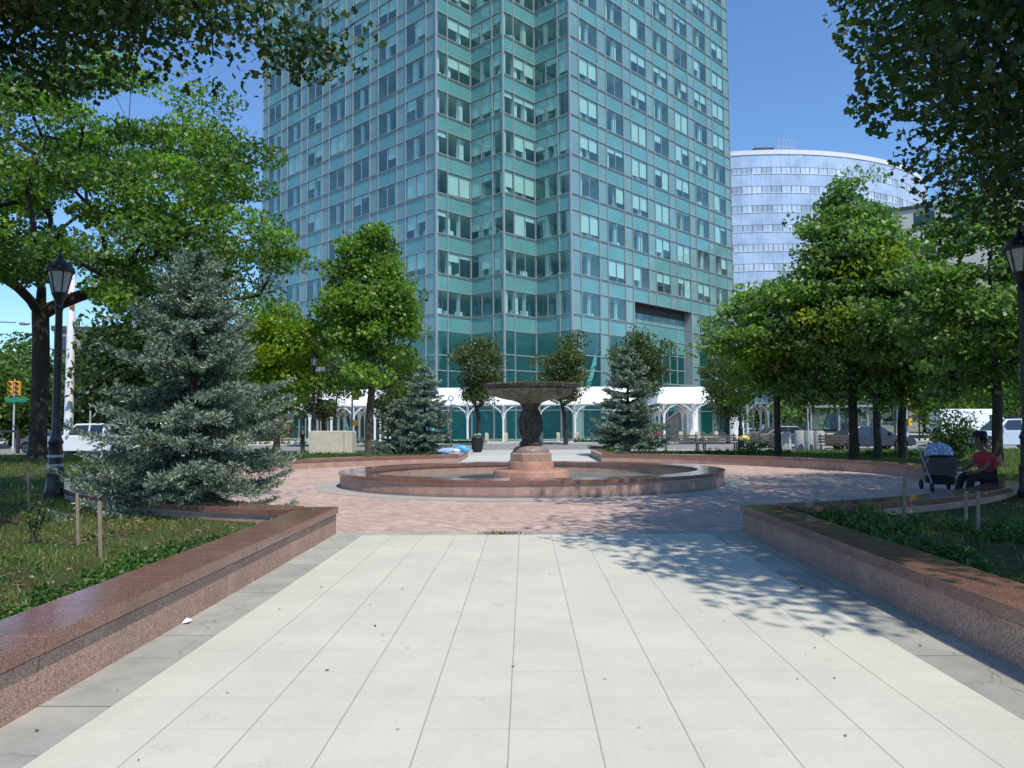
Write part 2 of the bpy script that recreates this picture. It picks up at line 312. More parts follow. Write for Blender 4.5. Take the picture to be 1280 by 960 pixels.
def unit(v): return v/np.maximum(np.linalg.norm(v,axis=-1,keepdims=True),1e-9)
def leaves(name,cen,size,mat,parent,kind='oval',up=.5,rnd=None,svar=.35):
    T=LEAF[kind]; n=len(cen); N=unit(RNG.normal(size=(n,3))+np.array([0,0,up])); A=unit(np.cross(N,RNG.normal(size=(n,3)))); B=np.cross(N,A)
    s=size*(1+svar*RNG.uniform(-1,1,n))[:,None,None]
    co=cen[:,None,:]+s*(T[None,:,0,None]*A[:,None,:]+T[None,:,1,None]*B[:,None,:]+T[None,:,2,None]*N[:,None,:])
    return poly_mesh(name,co,len(T),mat,parent,rnd)
def crown_pts(n,shape,c,r,rng,hollow=.35,lump=.25):
    """clump centres; shape: oval, vase, broad, cone"""
    out=[]; ph=rng.uniform(0,6.28,6)
    while len(out)<n:
        d=unit(rng.normal(size=3)); rr=rng.uniform(hollow**3,1)**(1/3)
        az=math.atan2(d[1],d[0]); k=1+lump*(sin(3*az+ph[0])*.5+sin(5*az+ph[1]+3*d[2])*.35+sin(7*d[2]+ph[2])*.4)
        p=d*rr*k
        if shape=='vase': p[:2]*=.55+.45*(p[2]+1)/2*1.25
        if shape=='cone': p[:2]*=1.15-.55*(p[2]+1)/2*1.2
        if shape=='broad' and p[2]<-.55: continue
        out.append(np.array(c)+p*np.array([r[0],r[1] if len(r)>2 else r[0],r[-1]]))
    return np.array(out)
def tree(label,loc,H,cz,r,ncl,leafn,lsize,mat,tr,shape='oval',kind='oval',bark='bark',th=None,seed=0,clump=.9,cxy=(0,0),group=None,up=.5,name='leafy_tree',lean=(0,0),hollow=.35,second=None,cflat=.6,lump=.25,extra=None,clear=None):
    rng=np.random.default_rng(seed+11); root=empty(name,loc,label,'tree',group)
    th=th or cz-r[-1]*.75; c=(cxy[0],cxy[1],cz)
    cl=crown_pts(ncl,shape,c,r,rng,hollow,lump)
    if extra is not None: cl=np.vstack([cl,np.array(extra,dtype=float)])
    if clear is not None: cl=cl[[not clear(p) for p in cl]]
    nodes=[np.array([0,0,-.3])]; par=[-1]; nz=max(4,int(th/.6))
    wob=rng.uniform(-1,1,4)*tr*.5
    for i in range(1,nz+1):
        t=i/nz; nodes.append(np.array([lean[0]*t+wob[0]*sin(t*4),lean[1]*t+wob[1]*sin(t*5),th*t])); par.append(len(nodes)-2)
    if shape in('oval','cone'):   # a leader through the crown
        top=np.array([c[0],c[1],cz+r[-1]*.7]); base=nodes[-1]; m=8
        for i in range(1,m+1):
            t=i/m; nodes.append(base*(1-t)+top*t+rng.normal(size=3)*[.08,.08,0]*r[0]*.4); par.append(len(nodes)-2)
    order=np.argsort(np.linalg.norm(cl-np.array([0,0,th]),axis=1)); tips=[]
    for ci in order:
        p=cl[ci]; arr=np.array(nodes[nz:]) ; d=p-arr; dist=np.linalg.norm(d,axis=1)
        j=int(np.argmin(dist+1.2*np.maximum(0,.35*dist-d[:,2])))+nz
        a=nodes[j]; L=np.linalg.norm(p-a); m=max(2,int(L/.7)); prev=j
        mid=(a+p)/2+np.array([0,0,.12*L])+rng.normal(size=3)*.09*L
        for i in range(1,m+1):
            t=i/m; q=(1-t)**2*a+2*t*(1-t)*mid+t*t*p; nodes.append(q); par.append(prev); prev=len(nodes)-1
        tips.append(prev)
    n=len(nodes); acc=np.zeros(n); rt=.012+.0*tr
    for i in range(n-1,-1,-1):
        if acc[i]==0: acc[i]=rt**2.3
        if par[i]>=0: acc[par[i]]+=acc[i]
    rad=acc**(1/2.3); rad*=np.where(rad>rt*1.5,tr/rad[1],1); rad=np.maximum(rad,rt)
    mb=MB()
    for i in range(1,n):
        a,b=nodes[par[i]],nodes[i]; ra,rb=min(rad[par[i]],rad[i]*1.35),rad[i]
        if i<=nz: ra=rad[par[i]]
        if i==1: ra=rad[1]*1.55
        if i==2: ra=rad[1]*1.05
        k=10 if rb>.12 else (6 if rb>.04 else 4)
        mb.tube([a,b],[ra,rb],k,cap=False)
        if rb>.045: mb.sphere(b,rb*1.02,8)
    mb.build('trunk',M[bark],root,smooth=50)
    per=max(1,leafn//len(cl)); w=rng.uniform(.5,1.5,len(cl)); cnt=(per*w).astype(int)+1
    idx=np.repeat(np.arange(len(cl)),cnt); off=rng.normal(size=(len(idx),3)); off*=np.minimum(1,1.7/np.linalg.norm(off,axis=1))[:,None]
    sz=(clump*rng.uniform(.65,1.3,len(cl)))[idx][:,None]
    P=cl[idx]+off*sz*np.array([.55,.55,.55*cflat])
    if second:
        frac,m2=second; s=rng.random(len(cl))<frac; sel=s[idx]
        leaves('crown',P[~sel],lsize,M[mat],root,kind,up); q=leaves('crown',P[sel],lsize,M[m2],root,kind,up); q['label']='yellowing patch of the crown'
    else: leaves('crown',P,lsize,M[mat],root,kind,up)
    return root
def spruce(label,loc,H,Rb,nb,seed,nl,nw,dens,z0=.5,group=None,lean=0):
    rng=np.random.default_rng(seed); root=empty('blue_spruce',loc,label,'tree',group)
    MB().tube([(0,0,-.2),(.02,0,H*.4),(0,.02,H*.98)],[.045*H**.6,.03*H**.6,.008],8).build('trunk',M['bark_dark'],root,smooth=60)
    mb=MB(); C=[];D=[];Lt=[]
    for i in range(nb):
        NL=max(9,nb//14); lv=i*NL//nb; h=(lv+.5+rng.uniform(-.2,.2))/NL; h=h**.92; z=z0+(H-z0)*h; a=i*2.39996+rng.normal()*.25; L=Rb*((1-h)**.62)*rng.uniform(.68,1.15)+.06
        el=R(-14+45*h+rng.normal()*6); d=np.array([cos(a)*cos(el),sin(a)*cos(el),sin(el)]); side=np.array([-sin(a),cos(a),0])
        m=max(3,int(L/.12)); pts=[]
        for k in range(m+1):
            t=k/m; pts.append(np.array([0,0,z])+d*L*t+np.array([0,0,-.20*L*sin(t*PI*.8)+.10*L*t*t])*(1-h))
        mb.tube(pts,[.018*(1-.8*k/m)*(.4+L/2) for k in range(m+1)],4,cap=False)
        st=.075/dens; nbr=max(3,int(L*.93/st))
        for k in range(nbr):
            t=.10+.9*(k+rng.random()*.6)/nbr; t=min(t,.99); f=t*m; q=int(f); base=pts[q]*(1-(f-q))+pts[min(q+1,m)]*(f-q); tan=unit(pts[min(q+1,m)]-pts[q])
            for sg in (-1,1):
                ln=L*.42*(1.05-t)**.7*(.35+min(1,t*2.2)*.65)*rng.uniform(.65,1.2); ln=max(.09,min(.75,ln))
                dd=unit(tan*rng.uniform(.55,.9)+side*sg*rng.uniform(.6,1)+np.array([0,0,rng.uniform(-.25,.12)]))
                nn=max(4,int(ln/.013*dens*.62)); tt=rng.uniform(.0,1,nn); sag=-.12*ln*tt**2
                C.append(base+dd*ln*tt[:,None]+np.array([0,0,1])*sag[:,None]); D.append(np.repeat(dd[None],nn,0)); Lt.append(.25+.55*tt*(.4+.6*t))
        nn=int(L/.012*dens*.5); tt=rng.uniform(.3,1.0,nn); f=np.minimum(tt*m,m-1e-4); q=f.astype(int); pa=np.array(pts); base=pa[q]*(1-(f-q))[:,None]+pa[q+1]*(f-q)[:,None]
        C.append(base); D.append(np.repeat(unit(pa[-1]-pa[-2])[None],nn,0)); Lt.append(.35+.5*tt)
    mb.build('branch_frame',M['bark_dark'],root)
    C=np.vstack(C);D=np.vstack(D);Lt=np.concatenate(Lt); n=len(C)
    dn=unit(D*rng.uniform(.35,1.1,(n,1))+unit(rng.normal(size=(n,3))+np.array([0,0,.55]))*.85); w=unit(np.cross(dn,rng.normal(size=(n,3))))
    l=nl*rng.uniform(.7,1.25,(n,1)); wd=nw*rng.uniform(.7,1.3,(n,1))
    co=np.stack([C,C+dn*l*.45+w*wd,C+dn*l,C+dn*l*.45-w*wd],1)
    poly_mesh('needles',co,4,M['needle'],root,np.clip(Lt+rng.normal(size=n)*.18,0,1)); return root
def blades(name,pts,h,w,mat,rnd=None,parent=None):
    n=len(pts); a=RNG.uniform(0,2*PI,n); s=np.stack([np.cos(a),np.sin(a),0*a],1); ln=RNG.normal(size=(n,3))*.45; ln[:,2]=1; ln=unit(ln); hh=(h*RNG.uniform(.4,1.3,n))[:,None]
    co=np.stack([pts-s*w,pts+s*w,pts+ln*hh],1); return poly_mesh(name,co,3,mat,parent,rnd)
# ------------------------------------------------------------ setting
def sheet(name,poly,z,mat,label=None,thick=0):
    mb=MB(); n=len(poly)
    if thick: mb.prism(poly,z-thick,z)
    else: mb.add([(p[0],p[1],z) for p in poly],[tuple(range(n))])
    o=mb.build(name,mat); return tag(o,label,None,None,'structure')
def rect(x0,x1,y0,y1): return [(x0,y0),(x1,y0),(x1,y1),(x0,y1)]
CX,CY=.2,20.5
def sm(t): t=max(0,min(1,t)); return t*t*(3-2*t)
def Rin(th): return 9.8+1.2*sm(abs(th)/R(110))      # th measured from due south
def ringpt(th,off=0): r=Rin(th)+off; return (CX+r*sin(th),CY-r*cos(th))
sheet('ground',rect(-1200,1200,-400,2200),-.16,M['ground'])
sheet('road',[(-60,46.6),(60,46.6),(60,62),(-60,62)],-.10,M['asphalt'])
sheet('road',[(10,46.6),(19,37.6),(60,30.5),(60,46.6)],-.10,M['asphalt'])
sheet('road',[(-60,41.5),(-21,42),(-15,46.6),(-60,46.6)],-.10,M['asphalt'])
for y in (50.5,54.3,58.2): 
    mb=MB(); 
    for k in range(14): mb.box(-50+k*8,-47+k*8,y-.06,y+.06,-.098,-.094)
    tag(mb.build('lane_marking',M['paint_white']),kind='structure')
sheet('sidewalk',[(-60,37.5),(-16,38.6),(17,38.6),(60,28),(60,30.35),(18.9,37.45),(9.9,46.45),(-15,46.45),(-21,41.85),(-60,41.35)],0,M['sidewalk'],thick=.14)
sheet('kerb',[(-60,41.35),(-21,41.85),(-15,46.45),(9.9,46.45),(18.9,37.45),(60,30.35),(60,30.5),(19,37.6),(10,46.6),(-15.05,46.6),(-21,42),(-60,41.5)],.004,M['kerb'],thick=.14)
sheet('sidewalk',rect(-60,60,62.16,110),0,M['sidewalk'],thick=.14)
sheet('kerb',rect(-60,60,62,62.16),.004,M['kerb'],thick=.14)
# paved circle and paths
arc=[ringpt(t,.1) for t in np.linspace(-PI,PI,97)[:-1]]
sheet('brick_plaza',arc,.0,M['pavers'],thick=.1)
sheet('brick_plaza',[(10,15.2),(34,15.2),(34,20.1),(10.9,20.1)],-.004,M['pavers'],thick=.1)
sheet('path',rect(-2.95,3.35,30.5,38.6),.002,M['path'],thick=.1)
sheet('walkway',rect(-2.38,2.644,-3,10.95),.006,M['concrete'],thick=.1)
sheet('border_strip',rect(-2.9,-2.384,-3,11.25),.004,M['bluestone'],thick=.1)
sheet('border_strip',rect(2.648,3.3,-3,11.25),.004,M['bluestone'],thick=.1)
sheet('border_strip',rect(-2.38,2.644,10.954,11.25),.004,M['bluestone'],thick=.1)
def ell(rx,ry,n=128,t0=0): return [(FX+rx*cos(2*PI*k/n+t0),FY+ry*sin(2*PI*k/n+t0)) for k in range(n)]
FX,FY=.15,20.5
sheet('border_ring',ell(5.75,4.85),.005,M['ringstone'])
# planting beds and lawns (raised behind the walls)
thc=math.asin(2.98/9.85)
L_out=[ringpt(-t,.30) for t in np.linspace(thc,R(164),60)]
bedL=[(-3.05,-3)]+[(-3.05,11.2)]+[p for p in L_out]+[(-2.95,38.5),(-16,38.5),(-60,37.4),(-60,-3)]
sheet('planting_bed',bedL,.2,M['soil'],thick=.2)
Rn=[ringpt(t,.30) for t in np.linspace(thc,R(60),24)]
sheet('planting_bed',[(3.4,-3),(40,-3),(40,15.1),(9.9,15.1)]+Rn[::-1]+[(3.4,11.2)],.2,M['soil'],thick=.2)
Rf=[ringpt(t,.30) for t in np.linspace(R(90),R(164),40)]
sheet('lawn',[(11.4,20.2),(60,20.2),(60,27.9),(17,38.5),(3.35,38.5)]+Rf[::-1],.18,M['lawn'],thick=.2)
# ------------------------------------------------------------ granite walls
def stones(mb,path,a,b,L,z0,z1,step,gap,n=None):
    """box stones along path(s)->(x,y,nx,ny); offsets a..b along the normal"""
    s=0; n=n or max(1,round(L/step)); st=L/n
    for i in range(n):
        s0=i*st+gap/2; s1=(i+1)*st-gap/2; m=max(1,int((s1-s0)/.35)); P=[path(s0+(s1-s0)*k/m) for k in range(m+1)]
        vs=[];fs=[]
        for x,y,nx,ny in P: vs+=[(x+nx*a,y+ny*a,z0),(x+nx*b,y+ny*b,z0),(x+nx*b,y+ny*b,z1),(x+nx*a,y+ny*a,z1)]
        for k in range(m):
            for q in range(4): fs.append((4*k+q,4*k+(q+1)%4,4*k+4+(q+1)%4,4*k+4+q))
        fs+=[(3,2,1,0),(4*m,4*m+1,4*m+2,4*m+3)]; mb.add(vs,fs)
def wall(name,label,group,path,L,top,thick=.46,step=1.62,body_step=3.2,off=(0,0,0),cat='wall',n=None):
    root=empty(name,off,label,cat,group)
    mb=MB(off); stones(mb,path,-.035,thick+.03,L,top-.095,top,step,.008,n); mb.build('coping',M['granite_pol'],root,bevel=.006)
    mb=MB(off); stones(mb,path,.0,thick,L,.0,top-.113,body_step,.009); mb.build('wall_body',M['granite'],root,bevel=.003)
    mb=MB(off); stones(mb,path,.008,thick-.008,L,.01,top-.004,L,.012,1); mb.build('mortar_core',M['mortar'],root)
    return root
wall('seat_wall','straight pink granite seat wall with polished cap left of the pale walkway',None,lambda s:(-2.80,11.15-s,-1,0),13.6,.40,off=(-2.8,11.1,0))
wall('seat_wall','straight pink granite seat wall with tree shadows on its cap right of the pale walkway',None,lambda s:(3.17,11.15-s,1,0),13.6,.40,off=(3.17,11.1,0))
def ringpath(t0,sg):
    def f(s):
        t=t0+sg*s/10.5; p=ringpt(t); r=Vector((p[0]-CX,p[1]-CY)).normalized(); return (p[0],p[1],r.x,r.y)
    return f
t0=thc+.01
wall('curved_wall','curved granite seat wall round the west side of the plaza behind the big blue spruce',None,ringpath(-(t0+.045),-1),10.5*(R(118)-t0-.045),.40,off=(-10,16,0))
wall('curved_wall','curved granite wall at the back left of the plaza ending beside the blue bag',None,ringpath(-R(118.1),-1),10.5*R(46.5),.355,off=(-8,28,0))
wall('curved_wall','short curved granite seat wall that the person in red sits on',None,ringpath(t0+.045,1),10.5*(R(61)-t0-.045),.40,off=(8,13,0))
wall('curved_wall','long curved granite wall at the back right of the plaza in front of the park benches',None,ringpath(R(88),1),10.5*R(76.6),.355,off=(9,26,0))
wall('path_wall','short granite wall running away along the left of the far path',None,lambda s:(-2.8,31.35+s,-1,0),5.6,.38,off=(-2.8,31.3,0))
wall('path_wall','short granite wall running away along the right of the far path with a shaded side',None,lambda s:(3.2,31.35+s,1,0),5.6,.38,off=(3.2,31.3,0))
# ------------------------------------------------------------ fountain
def ellpath(rx,ry):
    N=720; P=[(FX+rx*cos(2*PI*k/N-PI/2),FY+ry*sin(2*PI*k/N-PI/2)) for k in range(N+1)]
    cum=[0]
    for i in range(N): cum.append(cum[-1]+math.hypot(P[i+1][0]-P[i][0],P[i+1][1]-P[i][1]))
    def f(s):
        s=s%cum[-1]; k=min(N-1,int(np.searchsorted(cum,s,side='right')-1)); t=(s-cum[k])/(cum[k+1]-cum[k]); x=P[k][0]*(1-t)+P[k+1][0]*t; y=P[k][1]*(1-t)+P[k+1][1]*t
        nx=-(x-FX)/rx**2; ny=-(y-FY)/ry**2; l=math.hypot(nx,ny); return (x,y,nx/l,ny/l)
    return f,cum[-1]
fp,FL=ellpath(5.1,4.2); fo=(FX,FY,0)
fr=empty('fountain',fo,'round granite fountain with low basin wall and a dark bronze bowl on a stem','fountain')
mb=MB(fo); stones(mb,fp,-.035,.66,FL,.295,.385,1.25,.006,24); mb.build('basin_coping',M['granite_pol'],fr,bevel=.006)
mb=MB(fo); stones(mb,fp,0,.62,FL,.055,.275,1.25,.005,24); mb.build('basin_wall',M['granite'],fr,bevel=.003)
mb=MB(fo); stones(mb,fp,-.02,.62,FL,.0,.05,2.5,.004,12); mb.build('basin_plinth',M['granite_gray'],fr)
mb=MB(fo); stones(mb,fp,.008,.61,FL,.02,.38,FL,.0,24); mb.build('mortar_core',M['mortar'],fr)
mb=MB(fo); mb.add([(x,y,.075) for x,y in ell(4.6,3.7)],[tuple(range(128))]); mb.build('basin_floor',M['basin_floor'],fr)
def lpart(name,prof,mat,n=64,smooth=35,parent=fr): mb=MB(); mb.lathe(prof,n); return mb.build(name,mat,parent,smooth=smooth)
lpart('plinth',[(1.04,.05),(1.04,.27),(1.02,.30),(1.02,.33),(.98,.37),(.6,.38)],M['granite_orange'],48)
lpart('lower_tier',[(.62,.37),(.62,.56),(.60,.60),(.57,.615),(.3,.62)],M['granite_orange'],48)
mb=MB(); mb.lathe([(.60,.615),(.60,.80),(.57,.83),(.3,.835)],8,rot=PI/8); mb.build('octagonal_block',M['granite'],fr,bevel=.012)
lpart('dome_tier',[(.50,.83),(.50,.86),(.46,.93),(.40,.985),(.31,1.01),(.1,1.02)],M['granite_gray'],48)
mb=MB(); mb.lathe([(.27,1.0),(.31,1.03),(.315,1.07),(.29,1.09),(.29,1.11),(.255,1.14),(.235,1.2),(.25,1.3),(.285,1.48),(.295,1.62),(.285,1.76),(.255,1.87),(.225,1.95),(.215,2.02),(.235,2.07),(.27,2.11),(.30,2.17)],40,cap=False)
for k in range(8):
    a=2*PI*k/8+.2; mb.tube([(.235*cos(a),.235*sin(a),1.22),(.285*cos(a),.285*sin(a),1.45),(.30*cos(a),.30*sin(a),1.66),(.25*cos(a),.25*sin(a),1.88),(.22*cos(a),.22*sin(a),1.98)],[.02,.04,.045,.03,.015],6)
mb.build('stem',M['bronze'],fr,smooth=50)
mb=MB()
bp=[(.28,2.15),(.36,2.19),(.50,2.24),(.62,2.26),(.80,2.30),(.98,2.36),(1.10,2.43),(1.17,2.50),(1.19,2.54)]
nb=96; vs=[];fs=[]
for j,(r,z) in enumerate(bp):
    for k in range(nb):
        a=2*PI*k/nb; am=.028*max(0,1-abs(j-5.)/3.2); rr=r+am*(abs(sin(a*8))*1.6-.8); vs.append((rr*cos(a),rr*sin(a),z-am*.4*cos(16*a)))
for j in range(len(bp)-1):
    for k in range(nb): k2=(k+1)%nb; fs.append((j*nb+k,j*nb+k2,(j+1)*nb+k2,(j+1)*nb+k))
mb.add(vs,fs)
# relief swags on the bowl
for k in range(12):
    a0=2*PI*k/12; pts=[]
    for i in range(9):
        t=i/8; a=a0+t*2*PI/12; rr=1.02+.10*(abs(t-.5)*2)**2; zz=2.385+.085*(abs(t-.5)*2)**2; pts.append((rr*cos(a)*1.01,rr*sin(a)*1.01,zz))
    mb.tube(pts,[.012,.02,.028,.034,.038,.034,.028,.02,.012],6)
    mb.sphere((1.135*cos(a0),1.135*sin(a0),2.46),.035,8)
bowl=mb.build('bowl',M['bronze_green'],fr,smooth=50)
mb=MB(); mb.lathe([(1.19,2.53),(1.23,2.55),(1.245,2.60),(1.25,2.645),(1.235,2.66),(1.16,2.665),(1.12,2.62),(.8,2.48),(.3,2.42),(.02,2.42)],80,cap=False)
for k in range(72):
    a=2*PI*k/72; mb.sphere((1.235*cos(a),1.235*sin(a),2.655),.037,6,(1,1,1.15))
for k in range(96):
    a=2*PI*(k+.5)/96; mb.sphere((1.25*cos(a),1.25*sin(a),2.585),.022,5)
mb.build('rim',M['bronze'],bowl,smooth=50)
mb=MB(); rg=random.Random(3)
pts=np.array([[rg.gauss(-.15,.2),rg.gauss(0,.2),2.44] for _ in range(46)]); P=np.repeat(pts,7,0)+RNG.normal(size=(322,3))*[.05,.05,.08]+[0,0,.26]
leaves('weeds',P,.045,M['leaf_mid'],bowl,'oval')
# litter of the path: blue bag, bin
# ------------------------------------------------------------ glass tower
T0=(4.79,75.); U=Vector((.674,.738)).normalized(); V=Vector((-.738,.674)).normalized(); ZL=4.8
P3=Vector(T0); Q2=P3+V*ZL; P2=Q2-U*ZL; Q1=P2+V*ZL; P1=Q1-U*ZL
LL=35.1; LR=34.3
Lend=P1+V*LL; Rend=P3+U*LR; back=Lend+U*(LR+2*ZL)
tow=(P2.x,P2.y,0); TO=tow
tower=empty('office_tower',tow,'tall teal glass office tower with a stepped corner rising behind the fountain','building')
S0=12.69; FH=4.1; HEAD=2.42; NF=15; ZTOP=S0+FH*NF
def segs(L,cnt):
    n=1.5; w=(L-n*(cnt+1))/cnt; out=[]; s=0
    for i in range(cnt): out.append((s,s+n,'n')); s+=n; out.append((s,s+w,'w')); s+=w
    out.append((s,s+n,'n')); return out
zr=[(0,1.5,'v'),(1.5,4.8,'w')]     # from the convex corner
faces=[ # origin, direction, normal, segments, kind
 (P3,U,Vector((U.y,-U.x)),segs(LR,7),'right'),
 (P1,V,Vector((-V.y,V.x)),segs(LL,7),'left'),
 (P3,V,Vector((-V.y,V.x)),zr,'zl'),(P2,V,Vector((-V.y,V.x)),zr,'zl'),
 (P2,U,Vector((U.y,-U.x)),zr,'zr'),(P1,U,Vector((U.y,-U.x)),zr,'zr')]
# P1->Q1 runs along U ; P2->Q2 along U ; P2->Q1 along V ; P3->Q2 along V
def pt(O,D,N,s,z,o): p=O+D*s+N*o; return Vector((p.x,p.y,z))
def fbox(mb,f,s0,s1,z0,z1,o0,o1):
    O,D,N=f[:3]; vs=[pt(O,D,N,s,z,o) for z in (z0,z1) for o in (o0,o1) for s in (s0,s1)]
    mb.add(vs,[(0,1,3,2),(4,6,7,5),(0,4,5,1),(2,3,7,6),(0,2,6,4),(1,5,7,3)])
def fquad(mb,f,s0,s1,z0,z1,o):
    O,D,N=f[:3]
    if D.x*N.y-D.y*N.x>0: s0,s1=s1,s0      # keep the face normal pointing outwards
    mb.quad(pt(O,D,N,s0,z0,o),pt(O,D,N,s1,z0,o),pt(O,D,N,s1,z1,o),pt(O,D,N,s0,z1,o))
OP0,OP1,OPZ0,OPZ1=10.86,23.4,6.2,S0+FH-HEAD*0-1.68  # recessed opening on the right face
OPZ1=S0+HEAD
mul=MB(TO); sp=MB(TO); spl=[]; spn=MB(TO); wins=[]; rw=random.Random(21)
lob=MB(TO)
ncs={}
def ncol(fi,a): return ncs.setdefault((fi,round(a,2)),MB(TO))
for fi,f in enumerate(faces):
    O,D,N,sg,kind=f; Ls=sg[-1][1]
    inop=lambda s0,s1: kind=='right' and s0>=OP0-.05 and s1<=OP1+.2
    # vertical mullions
    for s in sorted(set([a for a,b,c in sg]+[Ls])):
        if kind in('zl','zr') and s>=Ls-.01: s=Ls-.06
        w=.085 if s in(0,) else .045
        zb=OPZ1 if (kind=='right' and OP0+.1<s<OP1-.5) else 0
        if kind=='right' and OP0+.1<s<OP1-.5: fbox(mul,f,s-w,s+w,0,OPZ0,-.05,.10)
        if s==0 and kind in('zl',) : continue
        fbox(mul,f,s-w+(.0 if s else -.04),s+w,zb,ZTOP,-.05,.11)
    for k in range(-1,NF):
        z=S0+FH*k
        if k==-1:
            # spandrel above lobby glazing: 11.0..12.69 handled by k=-1 spandrel
            pass
        # spandrel band lies below the sill: z-1.68..z
        zs0,zs1=z-1.68,z
        if k>=0:
            rng_s=[(0,Ls)]
            if kind=='right' and k==0: rng_s=[(0,OP0),(OP1+.02,Ls)]
            for a,b in rng_s:
                for zz,hh,pr in ((zs1,.042,.08),(zs1-.17,.02,.06),(zs0,.04,.08)): fbox(mul,f,a,b,zz-hh,zz+hh,-.03,pr)
            for a,b,c in sg:
                if k==0 and inop(a,b): continue
                if c=='n': fquad(ncol(fi,a),f,a+.02,b-.02,zs0+.03,zs1-.03,0)
                else: spl.append((f,kind,a+.02,b-.02,zs0+.03,zs1-.03,c,k))
                if c=='n': fquad(ncol(fi,a),f,a+.02,b-.02,zs1+.03,zs1+HEAD-.03,-.004)
                if c in('w','v'):
                    if k==0 and inop(a,b): continue
                    wins.append((f,kind,a,b,zs1+.04,zs1+HEAD-.04,c,k))
    # top
    # lower storeys below the first spandrel
    zb=[0,3.0,4.9,7.0,8.55,11.01]
    for a,b,c in sg:
        if kind=='right' and inop(a,b):
            fquad(sp,f,a,b,3.0,OPZ0,0); fquad(lob,f,a,b,0,3.0,0); continue
        fquad(lob if c!='n' or kind!='right' else ncol(fi,a),f,a,b,0,11.01,-.006)
    for zz in zb[1:-1]:
        for a,b in ([(0,OP0),(OP1,Ls)] if kind=='right' and zz>OPZ0 else [(0,Ls)]): fbox(mul,f,a,b,zz-.05,zz+.05,-.03,.085)
# recessed glazed opening
f=faces[0]; rec=MB(TO)
for a,b in ((OP0-.02,OP0+.12),(OP1-.12,OP1+.02)): fbox(mul,f,a,b,OPZ0,OPZ1,-1.2,.12)
fbox(rec,f,OP0,OP1,OPZ1-.05,OPZ1+.0,-1.3,.10); fbox(rec,f,OP0,OP1,OPZ1-1.0,OPZ1-.06,-.98,-.90)
fbox(mul,f,OP0,OP1,OPZ0-.15,OPZ0,-1.2,.12)
rec.build('opening_soffit',M['dark'],tower)
for i in range(8):
    s=OP0+.35+(OP1-OP0-.7)*i/7; fbox(mul,f,s-.05,s+.05,OPZ0,OPZ1-1,-.98,-.84)
zz=OPZ0
for j in range(5):
    z=OPZ0+(OPZ1-1-OPZ0)*j/4.6
    if z<OPZ1-1: fbox(mul,f,OP0,OP1,z-.05,z+.05,-.97,-.85)
fquad(sp,f,OP0,OP1,OPZ0+3.7,OPZ1-1.,-.93); fquad(lob,f,OP0,OP1,OPZ0,OPZ0+3.7,-.93)
mul.build('mullion_grid',M['mullion'],tower)

for q_ in ncs.values(): q_.build('narrow_panel',M['spandrel2'],tower)
if spn.f: tag(spn.build('base_panel',M['spandrel2'],tower))
lob.build('lower_glazing',M['lobbyglass'],tower)
# interior: slabs, partitions, core, back walls
foot=[P3,Q2,P2,Q1,P1,Lend,back,Rend]; C0=sum(foot,Vector((0,0)))/len(foot)
ins=[]
for p in foot: ins.append(p+(U+V).normalized()*.35 if p in(P3,P2,P1,Q1,Q2) else p)
mb=MB(TO)
for k in range(0,NF+1):
    z=S0+FH*k; q=ins
    if k==0: # step back behind the recessed opening
        N3=Vector((U.y,-U.x)); q=[P3+U*.2,*ins[1:]]; q=ins[1:]+[P3+U*(OP1+.1),P3+U*(OP1+.1)-N3*1.6,P3+U*(OP0-.1)-N3*1.6,P3+U*(OP0-.1),ins[0]]
    mb.prism([(p.x,p.y) for p in q],z-1.60,z-.06)
mb.build('floor_slab',M['ceiling'],tower)
mb=MB(TO); c0=P2+(U+V)*9
mb.prism([(c0.x,c0.y),(c0.x+U.x*26,c0.y+U.y*26),((c0+(U+V)*26).x,(c0+(U+V)*26).y),(c0.x+V.x*26,c0.y+V.y*26)],0,ZTOP)
for fi,f in enumerate(faces):
    if f[4] in('zl','zr'): continue
    for a,b,c in f[3]:
        if c=='n' and a>0:
            for k in range(-1,NF):
                if rw.random()<.8 and not (f[4]=='right' and (k==-1 or (k==0 and OP0-1<a<OP1+1))): fbox(mb,f,(a+b)/2-.08,(a+b)/2+.08,S0+FH*k,S0+FH*k+2.5,-5.5,-.35)
mb.build('interior_wall',M['interior'],tower)
mb=MB(TO)
for A,B in ((Lend,back),(back,Rend)): mb.quad((A.x,A.y,0),(B.x,B.y,0),(B.x,B.y,ZTOP),(A.x,A.y,ZTOP))
mb.prism([(p.x,p.y) for p in foot],ZTOP-.2,ZTOP)
mb.build('rear_cladding',M['spandrel'],tower)
